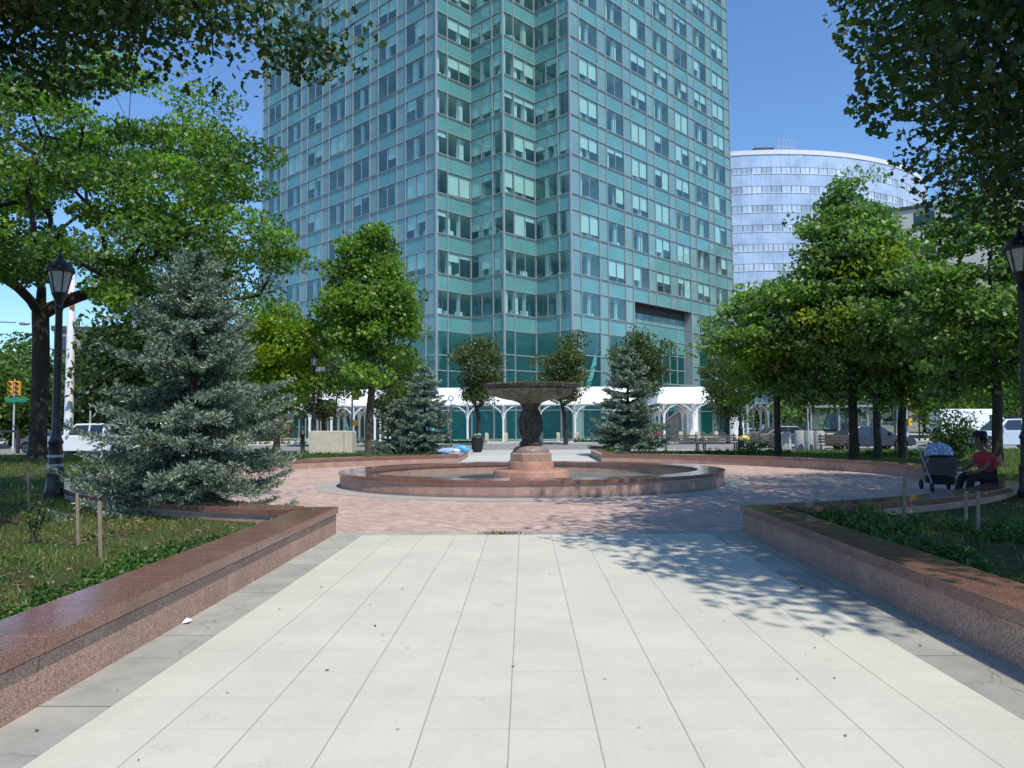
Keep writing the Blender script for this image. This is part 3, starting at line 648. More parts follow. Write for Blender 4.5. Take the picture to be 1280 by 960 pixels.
# diagonal braces seen through the lobby glass
mb=MB(TO)
for f in faces:
    O,D,N,sg,kind=f
    if kind in('zl','zr'): continue
    for i in range(3 if kind=='left' else 1): s=1+i*7.5; mb=MB(TO); mb.bar(pt(O,D,N,s,0,-.8),pt(O,D,N,s+5,10.8,-.8),.32); mb.build('brace',M['white_steel'],tower)
def window_geo(mb,w):
    f,kind,a,b,z0,z1,c,k=w; mb.cur=0; fquad(mb,f,a+.05,b-.05,z0,z1,.0)
    rr=rw.random(); n=2 if c=='w' else 1; wd=(b-a-.14)/n
    base=rw.random()*.9+.1 if rw.random()<(.62 if kind!='left' else .5) else 0
    for i in range(n):
        s0=a+.07+wd*i; mb.cur=1
        if i: fbox(mb,f,s0-.035,s0+.035,z0,z1,-.04,.05)
        dr=base if rw.random()<.7 else (rw.random() if base and rw.random()<.7 else 0)
        if k<=0 and rw.random()<.75: dr=0
        mb.cur=2
        if dr>.08: fbox(mb,f,s0+.05,s0+wd-.05,z1-(z1-z0)*dr,z1-.02,-.10,-.085)
        if rw.random()<.75: q=wd*rw.uniform(.15,.55); fbox(mb,f,s0+.04,s0+.04+q,z0,z1,-.5,-.3)     # curtain or column edge
        if rw.random()<.35: q=rw.uniform(.2,.8)*wd; fbox(mb,f,s0+.08,s0+.08+q,z0,z0+rw.uniform(.2,.7),-.8,-.5)
def wkey(w):
    f,kind,a,b,z0,z1,c,k=w; p=pt(f[0],f[1],f[2],(a+b)/2,(z0+z1)/2,0); 
    d=math.hypot(p.x,p.y); vis=0 if k>11 else 1
    if p.z>1.6+.56*d+1: vis=0
    nrm=abs(f[2].x*p.x+f[2].y*p.y)/d
    return -vis*(b-a)*nrm/(d*d)
spl.sort(key=wkey)
for w in spl[:98]: mb=MB(TO); fquad(mb,w[0],w[2],w[3],w[4],w[5],0); mb.build('spandrel_panel',M['spandrel'],tower)
mb=MB(TO)
for w in spl[98:]: fquad(mb,w[0],w[2],w[3],w[4],w[5],0)
tag(mb.build('spandrel_panel',M['spandrel'],tower),kind='stuff'); sp.build('opening_cladding',M['spandrel'],tower)
wins.sort(key=wkey)
wm=[M['tglass'],M['mullion'],M['blind']]
for w in wins[:99]: mb=MB(TO); window_geo(mb,w); mb.build('window',wm,tower)
mb=MB(TO)
for w in wins[99:]: window_geo(mb,w)
tag(mb.build('window',wm,tower),kind='stuff')
# ------------------------------------------------------------ curved glass building
CB=Vector((50.5,201.)); CR=51.; co_=(CB.x,CB.y,0)
curved=empty('curved_building',co_,'pale blue curved glass office building to the right of the tower','building')
a0=R(-146); a1=R(-26); NP=54; fh=3.95; ztop=55.6
mbws=[MB(co_) for _ in range(14)]; mbg=MB(co_); frm=MB(co_); cw=[]
def cp(a,r,z): return (CB.x+r*cos(a),CB.y+r*sin(a),z)
for i in range(NP):
    b0=a0+(a1-a0)*i/NP; b1=a0+(a1-a0)*(i+1)/NP; g=(b1-b0)*.06
    for k in range(14):
        zt=ztop-fh*k; zs=zt-2.45 if k else zt-2.6; zb=ztop-fh*(k+1)
        mbws[k].quad(cp(b0+g*.3,CR,zs),cp(b1-g*.3,CR,zs),cp(b1-g*.3,CR,zt),cp(b0+g*.3,CR,zt))
        cw.append((b0+g,b1-g,zb+.1,zs,i,k))
    frm.bar(cp(b0,CR+.03,0),cp(b0,CR+.03,ztop),.06)
for k in range(15):
    z=ztop-fh*k
    for i in range(NP): b0=a0+(a1-a0)*i/NP; b1=a0+(a1-a0)*(i+1)/NP; frm.bar(cp(b0,CR+.04,z),cp(b1,CR+.04,z),.10)

for q_ in mbws: q_.build('wall_band',M['cglass'],curved)
frm.build('metal_frame',M['white_steel'],curved)
cw.sort(key=lambda w:(abs(w[4]-27)>8, w[5]>6, abs(w[4]-27)+w[5]*.5)); st_=MB(co_); rw=random.Random(5)
for j,(b0,b1,z0,z1,i,k) in enumerate(cw):
    mb=MB(co_) if j<99 else st_; mb.cur=1 if rw.random()<.35 else 0
    mm=(b0+b1)/2
    for c0_,c1_ in ((b0,mm-.0006),(mm+.0006,b1)): mb.quad(cp(c0_,CR-.06,z0),cp(c1_,CR-.06,z0),cp(c1_,CR-.06,z1),cp(c0_,CR-.06,z1))
    if j<99: mb.build('window',[M['cwin'],M['cwin2']],curved)
tag(st_.build('window',[M['cwin'],M['cwin2']],curved),kind='stuff')
mb=MB(co_)
mb.prism([cp(a0+(a1-a0)*i/40,CR+.15,0)[:2] for i in range(41)]+[(CB.x+20,CB.y+20)],ztop,ztop+.9); mb.prism([cp(a0+(a1-a0)*i/40,CR-.8,0)[:2] for i in range(41)]+[(CB.x+20,CB.y+20)],0,ztop-.1)
mb.build('parapet',M['white_steel'],curved)
mb=MB(co_); px_=(54.,158.); mb.box(48,52,154,160,ztop+.9,ztop+2.9); mb.add([(43.5,154,ztop+.9),(48,154,ztop+2.7),(48,160,ztop+2.7),(43.5,160,ztop+.9)],[(0,1,2,3)]); mb.build('roof_plant',M['roof_dark'],curved)
mb=MB(co_)
for i in range(5): mb.bar((52.6+i*.8,153.0,ztop+.9),(52.6+i*.8,153.0,ztop+4.2),.12)
mb.bar((52.4,153.0,ztop+4.1),(56,153.0,ztop+4.1),.12); mb.bar((52.4,153.0,ztop+2.6),(56,153.0,ztop+2.6),.12); mb.build('roof_railing',M['galv'],curved)
# ------------------------------------------------------------ plain background buildings
def block(label,cx,cy,w,d,h,mat,rz=0,floors=4,bays=6,wm='carglass',name='background_building',roof='roof_dark'):
    r=empty(name,(cx,cy,-.1),label,'building',rz=rz); mb=MB(); mb.box(-w/2,w/2,-d/2,d/2,0,h); mb.build('wall',M[mat],r)
    mb=MB(); mb.box(-w/2-.25,w/2+.25,-d/2-.25,d/2+.25,h,h+.5); mb.build('roof',M[roof],r)
    fh=h/floors
    for i in range(bays):
        for k in range(floors):
            x=-w/2+w*(i+.5)/bays; z=fh*(k+.35); q=w/bays*.28; mb=MB(); mb.cur=0; mb.box(x-q,x+q,-d/2-.03,-d/2+.02,z,z+fh*.5); mb.cur=1; mb.box(x-q-.1,x+q+.1,-d/2-.12,-d/2-.0,z-.15,z); mb.build('window',[M[wm],M['kerb']],r)
    return r
block('pale rendered building showing in patches through the trees at right',84,128,44,24,37,'pale_wall',R(-28),8,8)
block('low grey building with dark roof hidden behind the left trees',-48.2,86,8.5,12,12.0,'grey_wall',R(20),3,4)
block('dark brick building low behind the trees at far right',75,92,40,16,11,'brown_wall',R(-30),3,7)
block('low brown building beyond the left bus shelters',-30,100,26,14,9,'brown_wall',R(5),2,6)
# ------------------------------------------------------------ trees
def TP(px,py,z=.2): x,y=G(px,py,z); return (x,y,z)
# overhanging street trees (trunks beyond the frame), they shade the walkway corner and the left bed
_q=random.Random(12)
def clearR(p):
    x,y,z=p[0]+12.2,p[1]+8.8,p[2]+.2; u=x/max(y,.5); v=(z-1.6)/max(y,.5)
    if y<1.5 or z<3.2: return True
    lim=(.495 if v>.44 else .545)+.035*sin(v*23) if v>.30 else .545
    if u<.50 and v<.75: return True
    return (u<.68 and v<.57) and (u<lim or v<.262+.03*sin(u*30))
tree('large dark oak overhanging the top right corner with its trunk out of view',(12.2,8.8,.2),14,8.0,(8.8,9.0,4.9),640,180000,.13,'leaf_dark',.36,'broad','oak',bark='bark_dark',th=5.0,seed=1,clump=1.25,up=.35,name='oak_tree',cxy=(-.6,.1),hollow=.15,cflat=.55,lump=.15,clear=clearR,
 extra=[(_q.uniform(5.5,6.8)-12.2,_q.uniform(2.0,3.8)-8.8,_q.uniform(8,9.5)) for _ in range(9)]+[(-4.9,7.3,8.2),(-5.2,7.4,9.6),(-4.8,6.6,7.2),(-5.0,6.0,9.0),(-4.3,7.6,6.6)])
XL=[(5.1,5.4,8.35),(5.6,5.6,8.1),(6.0,5.4,8.3),(4.6,5.4,8.7),(3.6,5.2,8.9)]
_r=random.Random(4)
XL+=[(_r.uniform(-11,-5.3)+9.6,_r.uniform(3.2,7.4)-7.6,_r.uniform(7.4,10)) for _ in range(120)]
def clearL(p):
    x,y,z=p[0]-9.6,p[1]+7.6,p[2]+.2; u=x/max(y,.5); v=(z-1.6)/max(y,.5)
    if y<1.5 or z<4: return True
    if v>.62 or u<-.75: return False
    px=656+940*u; lim=.46 if px<130 else (.535 if px<300 else .9)
    return v<lim+.04*sin(u*34) and abs(u)<.8
tree('large dark maple overhanging the top left corner with its trunk out of view',(-9.6,7.6,.2),14,9.2,(6.0,6.0,3.5),380,90000,.125,'leaf_dark',.34,'broad','star',bark='bark_dark',th=5.6,seed=2,clump=1.15,up=.35,name='maple_tree',cxy=(-.9,2.2),hollow=.2,cflat=.5,
 clear=lambda p:clearL(p) and not any(abs(p[0]-q[0])+abs(p[1]-q[1])+abs(p[2]-q[2])<.01 for q in XL),extra=XL)
tree('tall spreading tree at far left with a thick forked trunk behind the black lamp post',(-20.4,31.2,.2),17,10.0,(10.4,8.2,6.2),430,88000,.15,'leaf_mid',.33,'oval','star',bark='bark_dark',th=6.2,seed=3,clump=1.15,up=.5,name='shade_tree',cxy=(.8,-.5),lump=.2,clear=lambda p:(p[2]<7.1 and p[0]<3.5) or (p[2]<5.6+.25*abs(p[0]-7)),second=(.42,'leaf_bright'),hollow=.3,cflat=.4)
# small ginkgo like tree left of the tower corner
tree('bright green maple with a layered crown standing before the tower left of its corner',(-8.7,42.2,.2),12.5,7.9,(3.3,3.3,4.2),150,27000,.19,'leaf_bright',.20,'cone','star',th=3.4,seed=4,clump=1.0,name='maple_tree',second=(.3,'leaf_mid'),hollow=.3)
tree('yellow green tree between the big blue spruce and the layered maple',(-14.6,44.,.2),9,5.9,(2.7,2.7,2.9),90,17000,.19,'leaf_bright',.17,'oval','star',th=2.6,seed=5,clump=1.1,name='maple_tree',second=(.4,'leaf_yellow'))
# callery pears along the building
for i,(px,top,dist,rx,lab) in enumerate(((403,430,60,2.3,'dull green pear tree left of the yellow traffic signal post'),(492,440,58,2.1,'dull green pear tree behind the left small spruces'),(598,416,61,2.45,'rounded pear tree above the litter bin'),(706,413,61,2.35,'rounded pear tree just right of the fountain bowl'),(803,411,62,2.6,'pear tree behind the right small blue spruce'),(908,436,60,2.5,'dark pear tree behind the park benches'))):
    x=(px-656)/940*dist; H=1.6+(530-top)*dist/940
    tree(lab,(x,dist,0),H,H-3.2,(rx*.92,rx*.92,3.1),75,10000,.2,'leaf_pear',.15,'vase','oval',bark='bark_dark',th=2.3,seed=20+i,clump=.95,group='pear trees along the tower forecourt',name='pear_tree',hollow=.3)
# trees of the right bed
RT=[(973,571,7.8,5.0,2.5,2.8,'leaf_bright','maple','slim maple with a dark trunk right of the park benches',.17,(.4,'leaf_cool')),
 (1068,573,12.2,6.6,2.6,4.4,'leaf_cool','maple','tallest maple of the right group with a cool green crown',.22,(.22,'leaf_mid')),
 (1098,574,9.6,5.8,2.4,3.2,'leaf_cool','maple','maple with yellow patches between two dark trunks of the right group',.17,(.35,'leaf_yellow')),
 (1130,573,8.6,5.3,2.6,3.0,'leaf_mid','maple','maple beside the right yellow traffic signal',.19,(.4,'leaf_cool')),
 (1249,584,8.0,5.2,2.8,2.9,'leaf_cool','maple','maple with a straight trunk beside the seated person',.19,(.3,'leaf_mid'))]
for i,(px,py,H,cz,rx,rz,mt,nm,lab,tr_,sec) in enumerate(RT):
    tree(lab,TP(px,py,.18),H,cz,(rx,rx,rz),135,19500,.155,mt,tr_*.75,'cone' if i==1 else 'oval','star',bark='bark_dark',th=2.4,seed=40+i,clump=.88,lump=.25,cflat=.4,name=nm+'_tree',second=sec,hollow=.3)
# background belt
BT=[(1010,78,12,5,'leaf_mid','round green tree in the belt behind the bus stop'),(1060,86,13,5.5,'leaf_cool','cool green tree in the belt behind the dark car'),(1120,80,12,5.2,'leaf_mid','dense green tree behind the far white van'),
 (1175,72,11,4.8,'leaf_yellow','yellow green tree above the far white van'),(1225,80,14,6,'leaf_cool','pale green tree in the belt above the silver car'),(1285,70,13,5.5,'leaf_mid','green tree in the belt at the right edge'),(955,96,11,5,'leaf_cool','distant tree just right of the tower base'),
 (1150,110,20,8,'leaf_cool','large distant tree in front of the pale building'),(1245,105,21,8,'leaf_mid','large distant tree near the right edge behind the belt'),
 (8,66,8.5,5,'leaf_mid','tree beyond the street at the left edge'),(40,72,8.2,5,'leaf_cool','tree beyond the street behind the forked trunk'),(105,70,8.5,4.8,'leaf_dark','dark tree beyond the white van'),(170,46,8.2,3.4,'leaf_dark','tree hidden behind the big blue spruce'),(262,50,8.8,3.6,'leaf_dark','dark tree behind the top of the big blue spruce'),(345,80,10,4.2,'leaf_mid','tree behind the left bus shelters'),(-60,60,10,6,'leaf_mid','tree beyond the left edge of the street')]
for i,(px,d,H,r,mt,lab) in enumerate(BT):
    tree(lab,((px-656)/940*d,d,-.1),H,H*.56,(r,r*.9,H*.43),70,8500,.42,mt,.22,'oval','oval',bark='bark_dark',th=H*.22,seed=70+i,clump=1.9,name='background_tree',hollow=.4,group='background trees beyond the streets')
# spruces
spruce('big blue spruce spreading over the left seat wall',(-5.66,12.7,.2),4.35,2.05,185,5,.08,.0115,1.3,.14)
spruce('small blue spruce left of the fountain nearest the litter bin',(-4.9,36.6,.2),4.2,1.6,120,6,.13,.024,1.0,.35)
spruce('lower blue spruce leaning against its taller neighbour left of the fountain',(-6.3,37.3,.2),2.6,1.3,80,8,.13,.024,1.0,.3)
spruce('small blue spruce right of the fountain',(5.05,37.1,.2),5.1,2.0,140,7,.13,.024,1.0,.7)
# ------------------------------------------------------------ low plants
def inpoly(p,poly):
    c=False;n=len(poly)
    for i in range(n):
        a,b=poly[i],poly[i-1]
        if (a[1]>p[1])!=(b[1]>p[1]) and p[0]<(b[0]-a[0])*(p[1]-a[1])/(b[1]-a[1])+a[0]: c=not c
    return c
def scatter(n,x0,x1,y0,y1,dens=None,rr=None):
    rg=rr or RNG; P=np.stack([rg.uniform(x0,x1,n),rg.uniform(y0,y1,n)],1)
    r=np.hypot(P[:,0]-CX,P[:,1]-CY); th=np.abs(np.arctan2(P[:,0]-CX,CY-P[:,1])); ri=9.8+1.2*np.clip(th/R(110),0,1)+.5
    k=(r>ri)
    if dens is not None: k&=RNG.random(n)<dens(P[:,0],P[:,1])
    return P[k]
def patch(x,y,s,o=0): return .5+.5*np.sin(x*s+np.sin(y*s*.7+o)*2)*np.cos(y*s*1.1+np.sin(x*s*.6)*1.7+o)
P=scatter(110000,-13,-3.32,2.5,16,lambda x,y:np.clip(patch(x,y,1.3)*1.3-.15,0,1)*np.clip(1.3-(y-6)/12,.15,1))
tag(blades('grass',np.column_stack([P,np.full(len(P),.2)]),.085,.0045,M['grass'],np.clip(RNG.normal(.55,.28,len(P)),0,1)),kind='stuff')
P=scatter(50000,-34,-3.1,16,38,lambda x,y:.35+.6*patch(x,y,.7))
tag(blades('grass',np.column_stack([P,np.full(len(P),.2)]),.14,.012,M['grass'],np.clip(RNG.normal(.35,.2,len(P)),0,1)),kind='stuff')
P=scatter(60000,3.6,34,14,38.2,lambda x,y:(y>20.4)*(.35+.6*patch(x,y,.7,2)))
tag(blades('grass',np.column_stack([P,np.full(len(P),.18)]),.16,.012,M['grass'],np.clip(RNG.normal(.35,.2,len(P)),0,1)),kind='stuff')
P=scatter(26000,3.7,13,2.5,15,lambda x,y:np.clip(patch(x,y,1.1,1)*1.2-.2,0,1))
tag(blades('grass',np.column_stack([P,np.full(len(P),.2)]),.10,.0045,M['grass'],np.clip(RNG.normal(.5,.28,len(P)),0,1)),kind='stuff')
def cover(n,cx,cy,rx,ry,h,ls,mat='cover',nm='ground_cover',z=.2,rot=0,clumps=60):
    c=RNG.normal(size=(clumps,2))*.5; c=c[np.hypot(c[:,0],c[:,1])<1.15]; hs=RNG.uniform(.45,1,len(c))*h; idx=RNG.integers(0,len(c),n)
    off=RNG.normal(size=(n,3))*.5; rad=.16*max(.6,min(rx,1)); q=c[idx]*[rx,ry]
    x=q[:,0]*cos(rot)-q[:,1]*sin(rot)+cx+off[:,0]*rad; y=q[:,0]*sin(rot)+q[:,1]*cos(rot)+cy+off[:,1]*rad; zz=z+np.abs(off[:,2])*hs[idx]*.8*np.exp(-(off[:,0]**2+off[:,1]**2))+.02
    k=(x<-3.28)|(x>3.66); P=np.stack([x,y,zz],1)[k]
    return tag(leaves(nm,P,ls,M[mat],None,'oval',.9),kind='stuff')
cover(10000,-3.7,7.4,.34,2.2,.18,.045,clumps=170); cover(900,-5.4,7.6,1.3,1.6,.10,.04,clumps=50); cover(3500,-3.62,5.2,.22,.5,.12,.045,clumps=40); cover(2500,-3.5,10.0,.2,.7,.10,.045)
cover(9000,4.5,10.6,.8,1.1,.26,.05,clumps=110); cover(4500,6.3,9.4,.9,.9,.22,.05); cover(3500,4.2,8.0,.35,1.2,.18,.045)
cover(2600,-4.2,36.4,1.1,.6,.45,.09); cover(2400,3.9,36.2,.7,.5,.4,.09); cover(2600,9.2,34.0,2.6,.6,.3,.09,clumps=50); cover(3000,15.3,31,2.2,1.1,.35,.10); cover(2500,-10,34,2.6,.6,.25,.09)
cover(9000,0,65.6,30,.5,.5,.16,'leaf_mid','hedge_strip',0,clumps=300)
# leafy shrub between the stroller and the seated person, and climbers
def shrub(label,x,y,z,h,r,n,ls,mat):
    rt=empty('shrub',(x,y,z),label,'shrub'); mb=MB(); rg=random.Random(int(x*100))
    tips=[]
    for i in range(14): a=rg.uniform(0,6.28); q=rg.uniform(.2,1)*r; tp=(q*cos(a),q*sin(a),h*rg.uniform(.55,1)); mb.tube([(0,0,-.05),(tp[0]*.3,tp[1]*.3,tp[2]*.5),tp],[.018,.012,.005],5); tips.append(tp)
    mb.build('stems',M['bark'],rt); t=np.array(tips)[RNG.integers(0,14,n)]*RNG.uniform(.35,1.05,(n,1)); leaves('foliage',t+RNG.normal(size=(n,3))*r*.22,ls,M[mat],rt,'oval',.4); return rt
shrub('loose leafy shrub between the pram and the seated person',12.0,21.3,.18,2.0,.7,2600,.09,'leaf_mid')
shrub('weedy sapling by the wooden stakes in the left bed',-5.9,9.0,.2,.55,.16,160,.05,'leaf_mid')
shrub('low sprawling shrub at the far lamp post in the back bed',10.4,34.6,.18,.6,.8,700,.09,'cover')
# tall stalks along the left wall edge
# fallen leaves and litter
lf=MB(); lf.add([(0,-.03,.0),(.012,-.012,.006),(.02,.004,.004),(.006,.03,.009),(-.016,.008,.006),(-.011,-.014,.003)],[(0,1,2,3,4,5)])
lm=flat('dry_leaf',(.13,.085,.04),.9); rg=random.Random(9); first=None
for i in range(64):
    x=rg.uniform(-2.3,2.9) if i%3 else rg.choice((-2.62,2.9))+rg.uniform(-.15,.15); y=rg.uniform(3.3,10.8)**1
    if first is None: o=first=lf.build('fallen_leaf',lm)
    else: o=first.copy(); COL.objects.link(o)
    o.location=(x,y,.0115); o.rotation_euler=(rg.uniform(-.1,.1),rg.uniform(-.1,.1),rg.uniform(0,6.28)); q=rg.uniform(.25,.6); o.scale=(q,q,q)
    tag(o,'tiny dry brown leaf lying on the pale walkway paving','fallen leaf','dry leaves scattered over the walkway')
mb=MB(); mb.add([(-.03,-.03,.0),(.03,-.035,.012),(.04,.02,.02),(-.01,.035,.01),(0,0,.04)],[(0,1,4),(1,2,4),(2,3,4),(3,0,4)]); o=mb.build('crumpled_paper',M['paper']); x,y=G(233,780); o.location=(x,y,.012); tag(o,'small crumpled white paper lying on the left grey border','litter')
def litter(n,x0,x1,y0,y1,z):
    P=scatter(n,x0,x1,y0,y1,lambda x,y:patch(x,y,1.7,3)**2); return tag(leaves('leaf_litter',np.column_stack([P,np.full(len(P),z+.016)]),.065,M['litter'],None,'oval',3.5),kind='stuff')
litter(16000,-13,-3.35,2.5,16,.2); litter(7000,3.7,13,2.5,15,.2)
# joint weeds at the head of the walkway
P=RNG.normal(size=(500,3))*[.17,.02,.012]+[-.35,10.98,.02]; tag(blades('joint_weeds',P,.035,.004,M['grass'],RNG.random(500)*.5),kind='stuff')
# ------------------------------------------------------------ street furniture
def lamp(label,loc,h=4.1,rz=0,sign=False):
    r=empty('street_lamp',loc,label,'street lamp','black park lamp posts',rz); I=M['black_iron']
    mb=MB(); mb.lathe([(.20,-.2),(.20,.12),(.17,.16),(.155,.5),(.165,.55),(.13,.62),(.12,1.05),(.14,1.1),(.10,1.2),(.09,1.3)],12); mb.build('base',I,r,smooth=35)
    mb=MB(); mb.lathe([(.088,1.25),(.08,1.3),(.065,h-.35),(.085,h-.3),(.06,h-.22),(.10,h-.12),(.13,h-.04),(.15,h)],12,cap=False); mb.build('pole',I,r,smooth=35)
    mb=MB()
    for k in range(6):
        a=2*PI*k/6+.3; mb.bar((.13*cos(a),.13*sin(a),h),(.235*cos(a),.235*sin(a),h+.44),.022)
    mb.lathe([(.15,h-.01),(.15,h+.02)],6,rot=.3); mb.lathe([(.27,h+.43),(.275,h+.47),(.20,h+.58),(.10,h+.67),(.06,h+.70),(.05,h+.76),(.03,h+.78),(.012,h+.9)],12); lf=mb.build('lantern_frame',I,r)
    mb=MB(); mb.lathe([(.125,h+.015),(.225,h+.435)],6,rot=.3); mb.build('glass',M['lamp_glass'],lf)
    if sign:
        mb=MB(); mb.box(sign*.12-.02 if sign>0 else -.62,.62 if sign>0 else -.10,-.02,.02,h-.30,h-.06); mb.build('sign_plate',M['sign_white'],r)
        mb=MB(); mb.bar((0,0,h-.18),(sign*.14,0,h-.18),.03); mb.build('sign_arm',I,r)
    return r
x,y=G(68,622,.2); lampL=lamp('tall black lamp post with frosted lantern in front of the forked tree at far left',(x,y,.2))
mb=MB()
for z in (.62,.80): mb.lathe([(.15,z),(.15,z+.05)],14)
mb.build('reflective_band',M['galv'],lampL)
x,y=G(1288,622,.2); lamp('tall black lamp post cut by the right edge of the photo',(x,y,.2),4.12)
lamp('distant black lamp post with a small white sign above the cream block',(-11.75,41.7,.2),4.72,0,1)
l4=lamp('distant black lamp post with yellow bag tied at its foot behind the back wall',(10.9,38.3,.18),4.6,0,-1)
mb=MB(); mb.sphere((.12,-.16,.62),.26,10,(1.25,.8,.6)); o=mb.build('tied_bag',M['bag_yellow']); o.location=(10.9,38.3,.18); tag(o,'crumpled yellow plastic bag tied round the foot of the far right lamp post','bag')
# litter bin and blue bag on the left path wall
x,y=-2.75,43.2
r=empty('litter_bin',(x,y,0),'dark round litter bin with overfull top at the head of the far path','litter bin'); r.scale=(.88,.88,.95)
mb=MB(); mb.lathe([(.27,0),(.30,.06),(.30,.14),(.33,.16),(.35,.80),(.37,.84),(.36,.88),(.28,.88)],18)
for k in range(18): a=2*PI*k/18; mb.bar((.345*cos(a),.345*sin(a),.16),(.365*cos(a),.365*sin(a),.82),.025)
mb.build('bin_body',M['black_iron'],r)
mb=MB(); mb.sphere((0,0,.86),.34,12,(1.05,1.05,.5)); mb.build('liner_bag',M['plastic_dark'],r)
mb=MB(); mb.sphere((.12,0,1.06),.11,8,(1.4,1,.8)); mb.sphere((-.14,.05,1.03),.09,8,(1,1,1.1)); mb.build('rubbish',flat('green_rubbish',(.25,.45,.3),.6),r)
def blob(name,loc,rad,sc,mat,label,cat,seed,amp=.3,rz=0):
    bm=bmesh.new(); bmesh.ops.create_icosphere(bm,subdivisions=3,radius=rad); rg=random.Random(seed); f=[Vector((rg.uniform(-6,6),rg.uniform(-6,6),rg.uniform(-6,6)))/rad*.5 for _ in range(5)]
    for v in bm.verts:
        d=1+amp*sum(abs(sin(v.co.dot(q)+i)) for i,q in enumerate(f))/5-.15; v.co=Vector((v.co.x*d*sc[0],v.co.y*d*sc[1],max(-rad*sc[2]*.7,v.co.z*d*sc[2])))
    me=bpy.data.meshes.new(name); bm.to_mesh(me); bm.free(); me.materials.append(mat); o=link(name,me); o.location=loc; o.rotation_euler=(0,0,rz); return tag(o,label,cat)
blob('plastic_bag',(-2.95,34.6,.44),.24,(1.5,.8,.9),M['bag_blue'],'crumpled bright blue plastic bag at the end of the back left wall','bag',3)
blob('plastic_bag',(-3.5,34.0,.40),.24,(1.9,.6,.6),flat('pale_blue_cloth',(.30,.42,.60),.8),'flattened pale blue bag lying left of the bright blue bag','bag',5,.3,.4)
blob('plastic_bag',(-3.1,33.9,.42),.13,(1.2,.9,.7),M['paper'],'small white bag in front of the bright blue bag','bag',8)
# cream stone block
r=empty('stone_block',(-9.75,38.2,.2),'big cream stone block standing behind the back left wall','monument base')
mb=MB(); mb.box(-1.15,.62,-.45,.45,-.2,1.12); mb.build('block',M['limestone'],r,bevel=.03)
mb=MB(); mb.box(.64,1.06,-.48,.5,-.2,1.10); mb.build('side_slab',M['limestone'],r,bevel=.03)
def bollard(name,label,loc,prof,mat,cat,group=None,n=16):
    mb=MB(); mb.lathe(prof,n); o=mb.build(name,mat,smooth=40); o.location=loc; return tag(o,label,cat,group)
bollard('metal_bollard','short black bollard standing just left of the cream stone block',(-11.45,38.6,.2),[(.16,-.2),(.16,.1),(.11,.16),(.10,.85),(.14,.9),(.14,.95),(.08,1.02),(.05,1.15),(.01,1.18)],M['black_iron'],'bollard')
# forecourt bollards along the tower
fb=None
for i,px in enumerate((608,632,676,697,721,740,560,768,849,870,893)):
    d=66.6; x=(px-656)/940*d
    if fb is None: mb=MB(); mb.box(-.16,.16,-.16,.16,-.1,.78); mb.box(-.13,.13,-.13,.13,.78,.84); fb=o=mb.build('stone_bollard',M['limestone'],bevel=.02)
    else: o=fb.copy(); COL.objects.link(o)
    o.location=(x,d,0); tag(o,'squat square stone bollard in the row along the hedge strip before the tower','bollard','stone bollards before the tower')
# grey concrete cylinders near the bus stop
fb=None
for i,px in enumerate((978,996,1008,1020)):
    d=(46,52,51,50)[i]-6; x=(px-656)/940*d
    if fb is None: mb=MB(); mb.lathe([(.30,-.1),(.30,1.02),(.26,1.08),(.02,1.09)],18); fb=o=mb.build('concrete_bollard',flat('bollard_concrete',(.36,.36,.35),.85),smooth=40)
    else: o=fb.copy(); COL.objects.link(o)
    o.location=(x,d,.0); tag(o,'thick grey concrete bollard behind the right maples near the bus shelter','bollard','thick concrete bollards near the bus shelter')
# benches
def bench(label,x,y,L=1.9,rz=0):
    r=empty('park_bench',(x,y,.0),label,'bench','slatted park benches behind the back wall',rz)
    mb=MB(); 
    for i in range(4): mb.box(-L/2,L/2,-.22+i*.12,-.13+i*.12,.43,.465)
    mb.build('seat',M['darkwood'],r)
    mb=MB()
    for i in range(3): z=.56+i*.135; mb.add([(-L/2,.30+i*.03,z),(L/2,.30+i*.03,z),(L/2,.33+i*.03,z+.095),(-L/2,.33+i*.03,z+.095),(-L/2,.335+i*.03,z),(L/2,.335+i*.03,z),(L/2,.365+i*.03,z+.095),(-L/2,.365+i*.03,z+.095)],[(0,1,2,3),(7,6,5,4),(0,4,5,1),(3,2,6,7),(0,3,7,4),(1,5,6,2)])
    mb.build('backrest',M['darkwood'],r)
    for s in (-1,1):
        mb=MB(); xx=s*(L/2-.12); mb.bar((xx,-.18,0),(xx,-.16,.44),.06,.08); mb.bar((xx,.26,0),(xx,.24,.44),.06,.08); mb.bar((xx,.22,.42),(xx,.40,1.0),.05,.06); mb.bar((xx,-.2,.42),(xx,.28,.42),.05,.04); mb.build('leg',flat('bench_leg_stone',(.20,.19,.18),.8) if s<0 and label.startswith('left') else M['plastic_dark'],r)
    return r
bench('leftmost slatted park bench behind the back wall, beside the right small spruce',8.6,41.6,1.95)
bench('slatted park bench just left of the far lamp post with the yellow bag',10.75,41.8,1.95)
bench('slatted park bench just right of the far lamp post with the yellow bag',12.75,41.6,1.95)
bench('rightmost slatted park bench between maple trunks, before the bus shelter',15.3,37.2,1.75,R(-18))
